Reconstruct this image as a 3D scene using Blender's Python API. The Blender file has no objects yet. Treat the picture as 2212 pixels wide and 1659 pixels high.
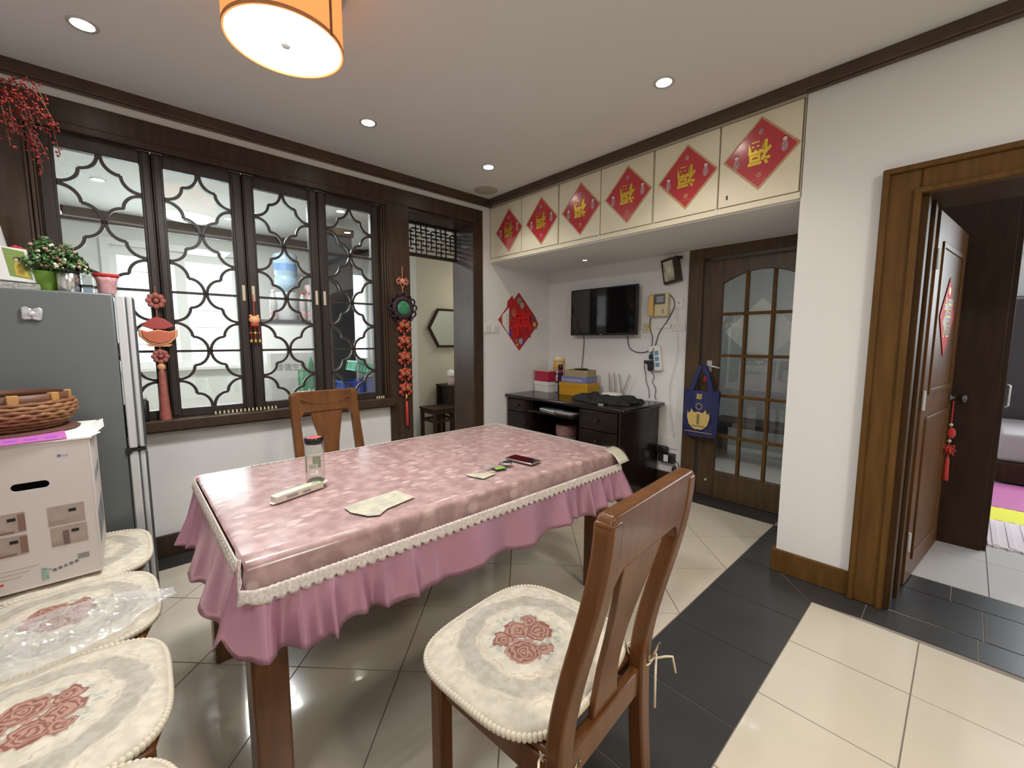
import bpy, math, random
from mathutils import Vector, Matrix
PI = math.pi
random.seed(7)
SC = bpy.context.scene
COL = SC.collection

# ---------------------------------------------------------------- camera, world, lights, exposure
cam_d = bpy.data.cameras.new('camera'); cam = bpy.data.objects.new('camera', cam_d); COL.objects.link(cam)
cam_d.sensor_width = 36; cam_d.lens = 907.7/2212*36; cam_d.clip_start = .02
yaw, pitch, roll = -.8246, .1034, .0015
fw = Vector((math.sin(yaw)*math.cos(pitch), math.cos(yaw)*math.cos(pitch), -math.sin(pitch)))
rt = Vector((math.cos(yaw), -math.sin(yaw), 0)); up = rt.cross(fw)
r2 = rt*math.cos(roll)+up*math.sin(roll); u2 = up*math.cos(roll)-rt*math.sin(roll)
M = Matrix((( r2.x, u2.x, -fw.x, 0), (r2.y, u2.y, -fw.y, 0), (r2.z, u2.z, -fw.z, 1.3), (0, 0, 0, 1)))
cam.matrix_world = M
SC.camera = cam
w = bpy.data.worlds.new('world'); SC.world = w; w.use_nodes = True
bg = w.node_tree.nodes['Background']; bg.inputs[0].default_value = (.80, .90, 1, 1); bg.inputs[1].default_value = 1.7
SC.view_settings.view_transform = 'Standard'; SC.view_settings.look = 'None'
SC.view_settings.exposure = 0.80; SC.view_settings.gamma = 1.0; SC.view_settings.use_curve_mapping = False
SC.cycles.max_bounces = 8; SC.cycles.diffuse_bounces = 4; SC.cycles.glossy_bounces = 3
SC.cycles.transparent_max_bounces = 16; SC.cycles.transmission_bounces = 6
SC.cycles.sample_clamp_indirect = 4; SC.cycles.caustics_reflective = False; SC.cycles.caustics_refractive = False
SC.cycles.use_denoising = True

def area(name, loc, size, power, col, rot=(0, 0, 0), size_y=None, portal=False, shape=None, spread=None):
    l = bpy.data.lights.new(name, 'AREA'); l.energy = power; l.color = col; l.size = size
    l.shape = shape or ('RECTANGLE' if size_y else 'SQUARE')
    if size_y: l.size_y = size_y
    if spread: l.spread = spread
    o = bpy.data.objects.new(name, l); COL.objects.link(o); o.location = loc; o.rotation_euler = rot
    if portal: l.cycles.is_portal = True
    return o
def spot(name, loc, power, col, size=2.2, blend=.6, rad=.03):
    l = bpy.data.lights.new(name, 'SPOT'); l.energy = power; l.color = col; l.spot_size = size; l.spot_blend = blend; l.shadow_soft_size = rad
    o = bpy.data.objects.new(name, l); COL.objects.link(o); o.location = loc
    return o
XL, YN, ZC, YT, ZS = -3.19, 2.656, 2.613, 3.51, 2.047
DAY = (.86, .94, 1); WARM = (1, .91, .80); NEUT = (.97, .98, 1)
# daylight entering by the kitchen window and the bedroom window
area('daylight_kitchen', (-6.33, .535, 1.63), 1.20, 24, DAY, (0, -PI/2, 0), 1.14)
area('daylight_bedroom', (1.6, 6.4, 1.9), 1.6, 50, DAY, (math.radians(-75), 0, 0), 1.2)
area('study_fill_light', (-1.1, 4.1, 2.5), .5, 6, NEUT)  # added, unseen source near the glazed door, lights the paper diamond from behind
area('kitchen_ceiling_lamp', (-4.7, .9, 2.55), .5, 26, NEUT)
# the warm ceiling lamps of the part of the room behind and to the right of the camera, plus an added fill in the passage
area('hall_lamp', (1.2, 1.0, 2.56), .5, 24, WARM)
area('passage_fill_light', (-4.3, 4.3, 2.5), .5, 9, WARM)  # unseen fill added to brighten the beige passage wall
area('hall_lamp', (-.4, -.6, 2.56), .5, 8, NEUT)
# light leaving the top of the drum lamp towards the ceiling
area('table_lamp_uplight', (-1.76, .51, 2.50), .25, 12, (.80, .91, 1), rot=(PI, 0, 0), shape='DISK')
# ceiling lamp over the table
area('table_lamp_light', (-1.76, .51, 2.345), .34, 17, (.98, .98, 1), shape='DISK')
DOWN = [(-2.622, -.029), (-2.577, 1.19), (-2.587, 2.144), (-1.16, 2.127), (-1.275, 1.10)]
for x, y in DOWN: spot('downlight_beam', (x, y, ZC-.03), 7, (1, .90, .76))

# ---------------------------------------------------------------- materials
MATS = {}
def mat(name, col=(.8, .8, .8), rough=.5, metal=0, coat=0, var=0, scale=8, stretch=None, col2=None, bump=0, bscale=60,
        emit=None, estr=0, trans=0, ior=1.45, sheen=0, spec=.5, alpha=1, coatr=.05):
    if name in MATS: return MATS[name]
    m = bpy.data.materials.new(name); m.use_nodes = True; nt = m.node_tree; b = nt.nodes['Principled BSDF']
    b.inputs['Base Color'].default_value = (*col, 1); b.inputs['Roughness'].default_value = rough
    b.inputs['Metallic'].default_value = metal; b.inputs['Coat Weight'].default_value = coat; b.inputs['Coat Roughness'].default_value = coatr
    b.inputs['Transmission Weight'].default_value = trans; b.inputs['IOR'].default_value = ior
    b.inputs['Specular IOR Level'].default_value = spec; b.inputs['Alpha'].default_value = alpha
    if sheen: b.inputs['Sheen Weight'].default_value = sheen
    if emit: b.inputs['Emission Color'].default_value = (*emit, 1); b.inputs['Emission Strength'].default_value = estr
    tc = nt.nodes.new('ShaderNodeTexCoord'); mp = nt.nodes.new('ShaderNodeMapping'); nt.links.new(tc.outputs['Object'], mp.inputs[0])
    if stretch: mp.inputs['Scale'].default_value = stretch
    if var or col2:
        n = nt.nodes.new('ShaderNodeTexNoise'); n.inputs['Scale'].default_value = scale; n.inputs['Detail'].default_value = 4
        nt.links.new(mp.outputs[0], n.inputs['Vector'])
        r = nt.nodes.new('ShaderNodeValToRGB'); c2 = col2 or tuple(max(0, c*(1-var)) for c in col)
        r.color_ramp.elements[0].position = .35; r.color_ramp.elements[1].position = .68
        r.color_ramp.elements[0].color = (*c2, 1); r.color_ramp.elements[1].color = (*col, 1)
        nt.links.new(n.outputs['Fac'], r.inputs[0]); nt.links.new(r.outputs[0], b.inputs['Base Color'])
    if bump:
        n2 = nt.nodes.new('ShaderNodeTexNoise'); n2.inputs['Scale'].default_value = bscale; n2.inputs['Detail'].default_value = 3
        nt.links.new(mp.outputs[0], n2.inputs['Vector'])
        bp = nt.nodes.new('ShaderNodeBump'); bp.inputs['Strength'].default_value = bump; bp.inputs['Distance'].default_value = .01
        nt.links.new(n2.outputs['Fac'], bp.inputs['Height']); nt.links.new(bp.outputs[0], b.inputs['Normal'])
    MATS[name] = m; return m
def film(name, tint=(1, 1, 1), gloss=.05, rough=.05, base=.12, bump=0, bs=30, white=0):
    """thin clear sheet: see-through with a fresnel gloss"""
    if name in MATS: return MATS[name]
    m = bpy.data.materials.new(name); m.use_nodes = True; nt = m.node_tree; nt.nodes.clear()
    o = nt.nodes.new('ShaderNodeOutputMaterial'); t = nt.nodes.new('ShaderNodeBsdfTransparent'); t.inputs[0].default_value = (*tint, 1)
    g = nt.nodes.new('ShaderNodeBsdfGlossy'); g.inputs['Roughness'].default_value = rough
    lw = nt.nodes.new('ShaderNodeLayerWeight'); lw.inputs[0].default_value = .5
    p5 = nt.nodes.new('ShaderNodeMath'); p5.operation = 'POWER'; p5.inputs[1].default_value = 4.5; nt.links.new(lw.outputs['Facing'], p5.inputs[0])
    ma = nt.nodes.new('ShaderNodeMath'); ma.operation = 'MULTIPLY_ADD'; ma.inputs[1].default_value = .8; ma.inputs[2].default_value = gloss; nt.links.new(p5.outputs[0], ma.inputs[0])
    mx = nt.nodes.new('ShaderNodeMixShader'); nt.links.new(ma.outputs[0], mx.inputs[0])
    nt.links.new(g.outputs[0], mx.inputs[2]); last = t
    if white:
        d = nt.nodes.new('ShaderNodeBsdfDiffuse'); d.inputs[0].default_value = (.85, .86, .85, 1)
        m2 = nt.nodes.new('ShaderNodeMixShader'); m2.inputs[0].default_value = white
        nt.links.new(t.outputs[0], m2.inputs[1]); nt.links.new(d.outputs[0], m2.inputs[2]); last = m2
    nt.links.new(last.outputs[0], mx.inputs[1]); nt.links.new(mx.outputs[0], o.inputs[0])
    if bump:
        tc = nt.nodes.new('ShaderNodeTexCoord'); n2 = nt.nodes.new('ShaderNodeTexNoise'); n2.inputs['Scale'].default_value = bs
        nt.links.new(tc.outputs['Object'], n2.inputs['Vector']); bp = nt.nodes.new('ShaderNodeBump'); bp.inputs['Strength'].default_value = bump; bp.inputs['Distance'].default_value = .01
        nt.links.new(n2.outputs['Fac'], bp.inputs['Height']); nt.links.new(bp.outputs[0], g.inputs['Normal'])
    MATS[name] = m; return m
m_wall = mat('wall_paint', (.80, .795, .785), .85, bump=.05, bscale=180)
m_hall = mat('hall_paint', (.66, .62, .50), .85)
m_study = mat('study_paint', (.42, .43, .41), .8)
m_kit = mat('kitchen_paint', (.78, .78, .74), .8)
m_ceil = mat('ceiling_paint', (.80, .805, .81), .9)
m_wood = mat('dark_trim_wood', (.065, .040, .026), .36, var=.35, scale=5, stretch=(6, 6, .8), coat=.05, coatr=.35, spec=.3)
m_woodw = mat('window_wood', (.042, .032, .026), .42, var=.3, scale=5, stretch=(6, 6, .8), coat=.1, coatr=.35, spec=.35)
m_woodd = mat('door_wood', (.105, .062, .032), .42, var=.3, scale=5, stretch=(7, 7, .7), coat=.1, coatr=.3, spec=.35)
m_casing = mat('casing_wood', (.145, .072, .019), .5, var=.3, scale=5, stretch=(7, 7, .7), spec=.18)
m_leaf = mat('leaf_wood', (.155, .066, .020), .45, var=.3, scale=5, stretch=(7, 7, .7), spec=.16)
m_chair = mat('chair_wood', (.155, .058, .016), .34, var=.3, scale=3, stretch=(9, 9, .6), coat=.12, coatr=.12, spec=.32)
m_table = mat('table_wood', (.155, .058, .016), .3, var=.45, scale=4, stretch=(7, 7, .8), coat=.4, coatr=.15)
m_desk = mat('desk_wood', (.014, .008, .006), .25, var=.3, scale=5, coat=.25, coatr=.08, spec=.35)
m_ward = mat('wardrobe_wood', (.045, .020, .009), .5, spec=.25, var=.35, scale=5, stretch=(6, 6, .8))
m_tile = mat('cream_tile', (.66, .60, .485), .13, var=.05, scale=3, coat=.3, coatr=.04)
m_tile2 = mat('cream_tile_shaded', (.60, .545, .45), .12, var=.06, scale=3, coat=.3, coatr=.04)
m_dark = mat('slate_tile', (.045, .045, .045), .32, var=.15, scale=4)
m_grout = mat('grout', (.27, .23, .195), .9)
m_grey = mat('light_tile', (.62, .60, .58), .2)
m_cab = mat('cabinet_cream', (.82, .77, .60), .45)
m_cabe = mat('cabinet_edge', (.52, .47, .36), .6)
m_white = mat('white_plastic', (.82, .81, .78), .4)
m_cream = mat('cream_plastic', (.72, .62, .38), .4)
m_black = mat('black_plastic', (.012, .012, .012), .35)
m_blk2 = mat('black_gloss', (.006, .006, .007), .06, coat=.5)
m_chrome = mat('chrome', (.75, .75, .76), .18, 1)
m_silver = mat('silver_trim', (.62, .63, .63), .3, .3)
m_red = mat('festive_red', (.55, .03, .03), .45)
m_red2 = mat('string_red', (.62, .05, .04), .6)
m_pred = mat('paper_red', (.52, .045, .06), .25, coat=.5, coatr=.15)
m_gold = mat('gold_foil', (.80, .58, .07), .30, .45)
m_goldm = mat('gold_print', (.62, .42, .12), .45, .2)
m_glass = film('window_glass', (.97, .99, .98), gloss=.09, rough=.0)
m_glassg = film('door_glass', (.92, .94, .93), gloss=.09, rough=.02)
m_paper = mat('white_paper', (.80, .80, .76), .7)
m_fridge = mat('fridge_grey', (.15, .165, .165), .38, .3)
m_green = mat('leaf_green', (.07, .20, .05), .6, var=.5, scale=40)
m_cord = mat('cream_cord', (.80, .70, .52), .7)
m_sat = mat('pink_satin', (.54, .28, .38), .33, .45, spec=.8, var=.05, scale=3)
m_lace = mat('lace', (.78, .70, .64), .8, var=.3, scale=120)

# patterned cloth for the table
def cloth_material():
    m = mat('table_cloth', (.62, .36, .36), .38); nt = m.node_tree; b = nt.nodes['Principled BSDF']
    tc = nt.nodes.new('ShaderNodeTexCoord')
    v = nt.nodes.new('ShaderNodeTexVoronoi'); v.inputs['Scale'].default_value = 17; v.inputs['Randomness'].default_value = 1
    n = nt.nodes.new('ShaderNodeTexNoise'); n.inputs['Scale'].default_value = 7; n.inputs['Detail'].default_value = 4
    n3 = nt.nodes.new('ShaderNodeTexNoise'); n3.inputs['Scale'].default_value = 20; n3.inputs['Detail'].default_value = 2
    for q in (v, n, n3): nt.links.new(tc.outputs['Object'], q.inputs['Vector'])
    r1 = nt.nodes.new('ShaderNodeValToRGB'); r1.color_ramp.elements[0].position = .24; r1.color_ramp.elements[1].position = .40
    r1.color_ramp.elements[0].color = (1, 1, 1, 1); r1.color_ramp.elements[1].color = (0, 0, 0, 1); nt.links.new(v.outputs['Distance'], r1.inputs[0])
    r2_ = nt.nodes.new('ShaderNodeValToRGB'); r2_.color_ramp.elements[0].position = .45; r2_.color_ramp.elements[1].position = .53; nt.links.new(n.outputs['Fac'], r2_.inputs[0])
    vs_ = nt.nodes.new('ShaderNodeMapping'); vs_.inputs['Scale'].default_value = (1.6, .9, 1); nt.links.new(tc.outputs['Object'], vs_.inputs[0]); nt.links.new(vs_.outputs[0], v.inputs['Vector'])
    mul = nt.nodes.new('ShaderNodeMath'); mul.operation = 'MULTIPLY'; nt.links.new(r1.outputs[0], mul.inputs[0]); nt.links.new(r2_.outputs[0], mul.inputs[1])
    rb = nt.nodes.new('ShaderNodeValToRGB'); rb.color_ramp.elements[0].color = (.37, .235, .235, 1); rb.color_ramp.elements[1].color = (.50, .335, .33, 1)
    rb.color_ramp.elements[0].position = .4; rb.color_ramp.elements[1].position = .62; nt.links.new(n3.outputs['Fac'], rb.inputs[0])
    mx = nt.nodes.new('ShaderNodeMix'); mx.data_type = 'RGBA'; nt.links.new(mul.outputs[0], mx.inputs[0]); nt.links.new(rb.outputs[0], mx.inputs[6]); mx.inputs[7].default_value = (.62, .47, .44, 1)
    nt.links.new(mx.outputs[2], b.inputs['Base Color']); b.inputs['Roughness'].default_value = .55
    return m
m_cloth = cloth_material()

def cushion_material():
    m = mat('cushion_brocade', (.72, .68, .60), .75); nt = m.node_tree; b = nt.nodes['Principled BSDF']; L = nt.links.new
    N = nt.nodes.new
    def math_(op, a, b_=None):
        q = N('ShaderNodeMath'); q.operation = op
        for i, s in enumerate((a, b_)):
            if s is None: continue
            if isinstance(s, (int, float)): q.inputs[i].default_value = s
            else: L(s, q.inputs[i])
        return q.outputs[0]
    tc = N('ShaderNodeTexCoord'); sep = N('ShaderNodeSeparateXYZ'); vm_ = N('ShaderNodeVectorMath'); vm_.operation = 'SCALE'; vm_.inputs['Scale'].default_value = .80; L(tc.outputs['Object'], vm_.inputs[0]); L(vm_.outputs[0], sep.inputs[0])
    x, y = sep.outputs[0], sep.outputs[1]
    r = math_('SQRT', math_('ADD', math_('MULTIPLY', x, x), math_('MULTIPLY', y, y)))
    def noise(s, d=3):
        n = N('ShaderNodeTexNoise'); n.inputs['Scale'].default_value = s; n.inputs['Detail'].default_value = d; L(vm_.outputs[0], n.inputs['Vector']); return n.outputs['Fac']
    def ramp(v, pts):
        q = N('ShaderNodeValToRGB'); e = q.color_ramp.elements
        while len(e) < len(pts): e.new(.5)
        for el, (p, c) in zip(e, pts): el.position = p; el.color = (*c, 1) if len(c) == 3 else c
        L(v, q.inputs[0]); return q.outputs[0]
    def step(v, lo, hi): return ramp(v, [(lo, (0, 0, 0)), (hi, (1, 1, 1))])
    def mix(f, a, c):
        q = N('ShaderNodeMix'); q.data_type = 'RGBA'; L(f, q.inputs[0])
        for i, s in ((6, a), (7, c)):
            if isinstance(s, tuple): q.inputs[i].default_value = (*s, 1)
            else: L(s, q.inputs[i])
        return q.outputs[2]
    n1 = noise(26); n2 = noise(60, 2)
    base = ramp(noise(45), [(.4, (.54, .50, .40)), (.6, (.64, .59, .48))])
    rr = math_('ADD', r, math_('MULTIPLY', math_('SUBTRACT', n1, .5), .035))
    ring = math_('MULTIPLY', step(rr, .108, .113), math_('SUBTRACT', 1, step(rr, .150, .155)))
    ringc = ramp(n2, [(.42, (.38, .35, .28)), (.60, (.45, .42, .35))])
    c = mix(ring, base, ringc)
    # scroll lines each side of the ring
    edge = math_('ABSOLUTE', math_('SUBTRACT', math_('ADD', r, math_('MULTIPLY', math_('SUBTRACT', n1, .5), .05)), .103))
    line = math_('MULTIPLY', math_('SUBTRACT', 1, step(edge, .002, .004)), step(n2, .48, .52))
    c = mix(line, c, (.50, .40, .30))
    edge2 = math_('ABSOLUTE', math_('SUBTRACT', math_('ADD', r, math_('MULTIPLY', math_('SUBTRACT', n1, .5), .06)), .162))
    line2 = math_('MULTIPLY', math_('SUBTRACT', 1, step(edge2, .0015, .003)), step(n2, .46, .5))
    c = mix(line2, c, (.54, .45, .34))
    # leaves round the bouquet
    lv = math_('ADD', r, math_('MULTIPLY', math_('SUBTRACT', noise(30, 1), .5), .09))
    leaf = math_('SUBTRACT', 1, step(lv, .074, .079))
    c = mix(leaf, c, ramp(noise(70, 2), [(.45, (.40, .40, .33)), (.55, (.58, .56, .47))]))
    # roses: three discs with rings of petals
    for (px_, py_, rad) in ((-.036, -.022, .036), (.034, -.004, .034), (.004, .034, .028), (-.040, .034, .020), (.048, .036, .018), (.0, -.048, .016)):
        dx = math_('SUBTRACT', x, px_); dy = math_('SUBTRACT', y, py_)
        rd = math_('SQRT', math_('ADD', math_('MULTIPLY', dx, dx), math_('MULTIPLY', dy, dy)))
        rdn = math_('ADD', rd, math_('MULTIPLY', math_('SUBTRACT', noise(60, 1), .5), .028))
        inside = math_('SUBTRACT', 1, step(rdn, rad*.98, rad*1.04))
        pet = math_('SINE', math_('MULTIPLY', rdn, 620))
        pc = ramp(math_('ADD', math_('MULTIPLY', pet, .5), .5), [(.2, (.22, .095, .07)), (.75, (.42, .24, .185))])
        c = mix(inside, c, pc)
    L(c, b.inputs['Base Color'])
    bp = N('ShaderNodeBump'); bp.inputs['Strength'].default_value = .25; bp.inputs['Distance'].default_value = .004; L(n1, bp.inputs['Height']); L(bp.outputs[0], b.inputs['Normal'])
    return m
m_cush = cushion_material()
m_trans = mat('thin_paper', (.80, .80, .76), .7)
nt_ = m_trans.node_tree; tl_ = nt_.nodes.new('ShaderNodeBsdfTranslucent'); tl_.inputs[0].default_value = (.85, .85, .8, 1); mx_ = nt_.nodes.new('ShaderNodeMixShader'); mx_.inputs[0].default_value = .5
nt_.links.new(nt_.nodes['Principled BSDF'].outputs[0], mx_.inputs[1]); nt_.links.new(tl_.outputs[0], mx_.inputs[2]); nt_.links.new(mx_.outputs[0], nt_.nodes['Material Output'].inputs[0])

# ---------------------------------------------------------------- mesh builders
class MB:
    def __init__(s): s.v = []; s.f = []
    def add(s, vs, fs):
        n = len(s.v); s.v += [tuple(p) for p in vs]; s.f += [tuple(i+n for i in f) for f in fs]; return s
    def box(s, x0, x1, y0, y1, z0, z1, R=None):
        s.nb = getattr(s, 'nb', -1)+1; e = .00022*(s.nb % 7)     # later boxes sit a hair proud, so no two faces coincide
        x0 -= e; x1 += e; y0 -= e; y1 += e; z0 -= e; z1 += e
        vs = [Vector((x, y, z)) for z in (z0, z1) for y in (y0, y1) for x in (x0, x1)]
        if R is not None: vs = [R @ v for v in vs]
        return s.add(vs, [(0, 2, 3, 1), (4, 5, 7, 6), (0, 1, 5, 4), (2, 6, 7, 3), (0, 4, 6, 2), (1, 3, 7, 5)])
    def prism(s, poly, z0, z1, R=None):
        n = len(poly)
        a = sum(poly[i][0]*poly[(i+1) % n][1]-poly[(i+1) % n][0]*poly[i][1] for i in range(n))
        if a < 0: poly = poly[::-1]
        vs = [Vector((p[0], p[1], z0)) for p in poly]+[Vector((p[0], p[1], z1)) for p in poly]
        if R is not None: vs = [R @ v for v in vs]
        return s.add(vs, [tuple(range(n-1, -1, -1)), tuple(range(n, 2*n))]+[(i, (i+1) % n, n+(i+1) % n, n+i) for i in range(n)])
    def lathe(s, prof, seg=20, c=(0, 0, 0), R=None, fn=None):
        vs = []
        for r, z in prof:
            for k in range(seg):
                a = 2*PI*k/seg; rr = r*(fn(a, z) if fn else 1)
                vs.append(Vector((rr*math.cos(a), rr*math.sin(a), z)))
        if R is not None: vs = [R @ v for v in vs]
        vs = [v+Vector(c) for v in vs]
        fs = []
        for i in range(len(prof)-1):
            for k in range(seg):
                fs.append((i*seg+k, i*seg+(k+1) % seg, (i+1)*seg+(k+1) % seg, (i+1)*seg+k))
        ring_ = len(prof) >= 4 and abs(prof[0][0]-prof[-1][0]) < 1e-9
        if prof[0][0] > 1e-6 and not ring_: fs.append(tuple(range(seg-1, -1, -1)))
        if prof[-1][0] > 1e-6 and not ring_: fs.append(tuple((len(prof)-1)*seg+k for k in range(seg)))
        return s.add(vs, fs)
    def tube(s, pts, r, seg=8, closed=False):
        pts = [Vector(p) for p in pts]; n = len(pts); vs = []
        rad = r if callable(r) else (lambda t: r)
        prev = None
        for i, p in enumerate(pts):
            if closed: d = pts[(i+1) % n]-pts[i-1]
            else: d = pts[min(i+1, n-1)]-pts[max(i-1, 0)]
            d.normalize()
            if prev is None:
                a = Vector((0, 0, 1)) if abs(d.z) < .9 else Vector((1, 0, 0)); u = d.cross(a).normalized()
            else: u = (prev-d*prev.dot(d)).normalized()
            prev = u; v = d.cross(u); rr = rad(i/max(1, n-1))
            for k in range(seg):
                a = 2*PI*k/seg; vs.append(p+u*math.cos(a)*rr+v*math.sin(a)*rr)
        fs = []
        for i in range(n if closed else n-1):
            j = (i+1) % n
            for k in range(seg): fs.append((i*seg+k, i*seg+(k+1) % seg, j*seg+(k+1) % seg, j*seg+k))
        if not closed: fs += [tuple(range(seg-1, -1, -1)), tuple((n-1)*seg+k for k in range(seg))]
        return s.add(vs, fs)
    def ball(s, c, r, seg=10, rings=6, sc=(1, 1, 1), R=None):
        vs = []; c = Vector(c)
        def T(p):
            p = Vector((p[0]*sc[0]*r, p[1]*sc[1]*r, p[2]*sc[2]*r))
            return (R @ p if R is not None else p)+c
        vs.append(T((0, 0, 1)))
        for i in range(1, rings):
            t = PI*i/rings
            for k in range(seg):
                a = 2*PI*k/seg; vs.append(T((math.sin(t)*math.cos(a), math.sin(t)*math.sin(a), math.cos(t))))
        vs.append(T((0, 0, -1))); fs = []
        for k in range(seg): fs.append((0, 1+k, 1+(k+1) % seg))
        for i in range(rings-2):
            for k in range(seg):
                a = 1+i*seg; b = a+seg; fs.append((a+k, b+k, b+(k+1) % seg, a+(k+1) % seg))
        l = len(vs)-1; a = 1+(rings-2)*seg
        for k in range(seg): fs.append((l, a+(k+1) % seg, a+k))
        return s.add(vs, fs)
    def slab(s, fn, nu, nv, thick, bend=None):
        """fn(u,v)->(x,z): a curved board standing in the xz plane, thick in y, leaning by bend(z)"""
        vs = []
        for side in (1, -1):
            for i in range(nu+1):
                for j in range(nv+1):
                    x, z = fn(i/nu, j/nv); vs.append((x, side*thick/2+(bend(z) if bend else 0), z))
        W_ = nv+1; o = (nu+1)*W_; fs = []
        for i in range(nu):
            for j in range(nv):
                a = i*W_+j; fs.append((a, a+W_, a+W_+1, a+1)); fs.append((o+a, o+a+1, o+a+W_+1, o+a+W_))
        for i in range(nu):
            a = i*W_; fs.append((a, o+a, o+a+W_, a+W_)); a = i*W_+nv; fs.append((a, a+W_, o+a+W_, o+a))
        for j in range(nv):
            a = j; fs.append((a, a+1, o+a+1, o+a)); a = nu*W_+j; fs.append((a, o+a, o+a+1, a+1))
        return s.add(vs, fs)
    def sheet(s, fn, nu, nv, cu=False):
        vs = [fn(i/nu, j/nv) for i in range(nu if cu else nu+1) for j in range(nv+1)]; W_ = nv+1; n = nu; fs = []
        for i in range(nu):
            for j in range(nv):
                a = i*W_+j; b = ((i+1) % nu if cu else i+1)*W_+j; fs.append((a, b, b+1, a+1))
        return s.add(vs, fs)
    def mesh(s, name, m, smooth=False):
        me = bpy.data.meshes.new(name); me.from_pydata(s.v, [], s.f); me.materials.append(m)
        if smooth: me.polygons.foreach_set('use_smooth', [True]*len(me.polygons))
        me.update(); return me
    def build(s, name, m, parent=None, smooth=False, bevel=0, bseg=2, angle=None, solid=0):
        import bmesh
        me = s.mesh(name, m, smooth or bool(bevel))
        bm = bmesh.new(); bm.from_mesh(me); bmesh.ops.recalc_face_normals(bm, faces=bm.faces); bm.to_mesh(me); bm.free()
        o = bpy.data.objects.new(name, me); COL.objects.link(o)
        if parent is not None: o.parent = parent
        if solid:
            q = o.modifiers.new('solid', 'SOLIDIFY'); q.thickness = solid; q.offset = 0
        if bevel:
            q = o.modifiers.new('bevel', 'BEVEL'); q.width = bevel; q.segments = bseg; q.limit_method = 'ANGLE'; q.angle_limit = math.radians(40)
            q.harden_normals = False
        if bevel or angle:
            try: me.set_sharp_from_angle(angle=math.radians(angle or 35))
            except Exception: pass
        return o
def B(*a, **k): return MB().box(*a, **k)
def tag(o, label=None, cat=None, group=None, kind=None):
    if label: o['label'] = label
    if cat: o['category'] = cat
    if group: o['group'] = group
    if kind: o['kind'] = kind
    return o
def thing(name, label, cat, loc=(0, 0, 0), rz=0, group=None, kind=None):
    o = bpy.data.objects.new(name, None); COL.objects.link(o); o.location = loc; o.rotation_euler = (0, 0, rz); o.empty_display_size = .05
    return tag(o, label, cat, group, kind)
def struct(o): o['kind'] = 'structure'; return o
def text_obj(name, body, size, m, parent, loc, rot, offset=0, extrude=.0008, sx=1.0):
    c = bpy.data.curves.new(name, 'FONT'); c.body = body; c.size = size; c.extrude = extrude; c.offset = offset
    c.align_x = 'CENTER'; c.align_y = 'CENTER'; c.resolution_u = 3
    t = bpy.data.objects.new(name, c); COL.objects.link(t); bpy.context.view_layer.update()
    dg = bpy.context.evaluated_depsgraph_get(); me = bpy.data.meshes.new_from_object(t.evaluated_get(dg)); bpy.data.objects.remove(t)
    # centre on the outline's middle
    xs = [v.co.x for v in me.vertices]; ys = [v.co.y for v in me.vertices]
    if xs:
        cx, cy = (min(xs)+max(xs))/2, (min(ys)+max(ys))/2
        for v in me.vertices: v.co.x = (v.co.x-cx)*sx; v.co.y -= cy
    me.materials.clear(); me.materials.append(m)
    o = bpy.data.objects.new(name, me); COL.objects.link(o); o.location = loc; o.rotation_euler = rot
    if parent is not None: o.parent = parent
    return o
def copy_tree(o, parent=None):
    c = o.copy(); COL.objects.link(c); c.parent = parent
    for ch in [q for q in bpy.data.objects if q.parent == o]: copy_tree(ch, c)
    return c
def RX(a): return Matrix.Rotation(a, 3, 'X')
def RY(a): return Matrix.Rotation(a, 3, 'Y')
def RZ(a): return Matrix.Rotation(a, 3, 'Z')
def TR(loc, rot=None):
    m = Matrix.Translation(loc)
    return m @ rot.to_4x4() if rot is not None else m

# ================================================================= THE SETTING
BACK = -1.7; RIGHT = 3.0
floor = struct(MB().box(-7.2, RIGHT+.2, BACK-.2, 7.6, -.06, -.003).build('floor', m_grout))
def tile(poly, m, inset=.0024, h=0.0):
    """one tile: polygon shrunk a little so the joint shows"""
    n = len(poly); a = sum(poly[i][0]*poly[(i+1) % n][1]-poly[(i+1) % n][0]*poly[i][1] for i in range(n))/2
    if a < 0: poly = poly[::-1]; a = -a
    if a < 4e-4: return
    out = []
    for i in range(n):
        p0 = Vector(poly[i-1]); p1 = Vector(poly[i]); p2 = Vector(poly[(i+1) % n])
        d1 = (p1-p0).normalized(); d2 = (p2-p1).normalized(); n1 = Vector((-d1.y, d1.x)); n2 = Vector((-d2.y, d2.x))
        k = 1+n1.dot(n2)
        if k < .2: return
        out.append(p1+(n1+n2)*(inset/k))
    z = random.uniform(-.0004, .0004)+h
    MB().prism([tuple(p) for p in out], -.005, z).build('tile', m, floor)
def clip(poly, x0, x1, y0, y1):
    def cut(P, f, inter):
        out = []
        for i in range(len(P)):
            a, b = P[i-1], P[i]
            if f(b):
                if not f(a): out.append(inter(a, b))
                out.append(b)
            elif f(a): out.append(inter(a, b))
        return out
    def ix(X): return lambda a, b: (X, a[1]+(b[1]-a[1])*(X-a[0])/(b[0]-a[0]))
    def iy(Y): return lambda a, b: (a[0]+(b[0]-a[0])*(Y-a[1])/(b[1]-a[1]), Y)
    for f, g in ((lambda p: p[0] >= x0, ix(x0)), (lambda p: p[0] <= x1, ix(x1)), (lambda p: p[1] >= y0, iy(y0)), (lambda p: p[1] <= y1, iy(y1))):
        if poly: poly = cut(poly, f, g)
    cl = []
    for p in poly:
        if not cl or (abs(p[0]-cl[-1][0])+abs(p[1]-cl[-1][1])) > 1e-4: cl.append(p)
    if len(cl) > 1 and abs(cl[0][0]-cl[-1][0])+abs(cl[0][1]-cl[-1][1]) < 1e-4: cl.pop()
    return cl
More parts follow.
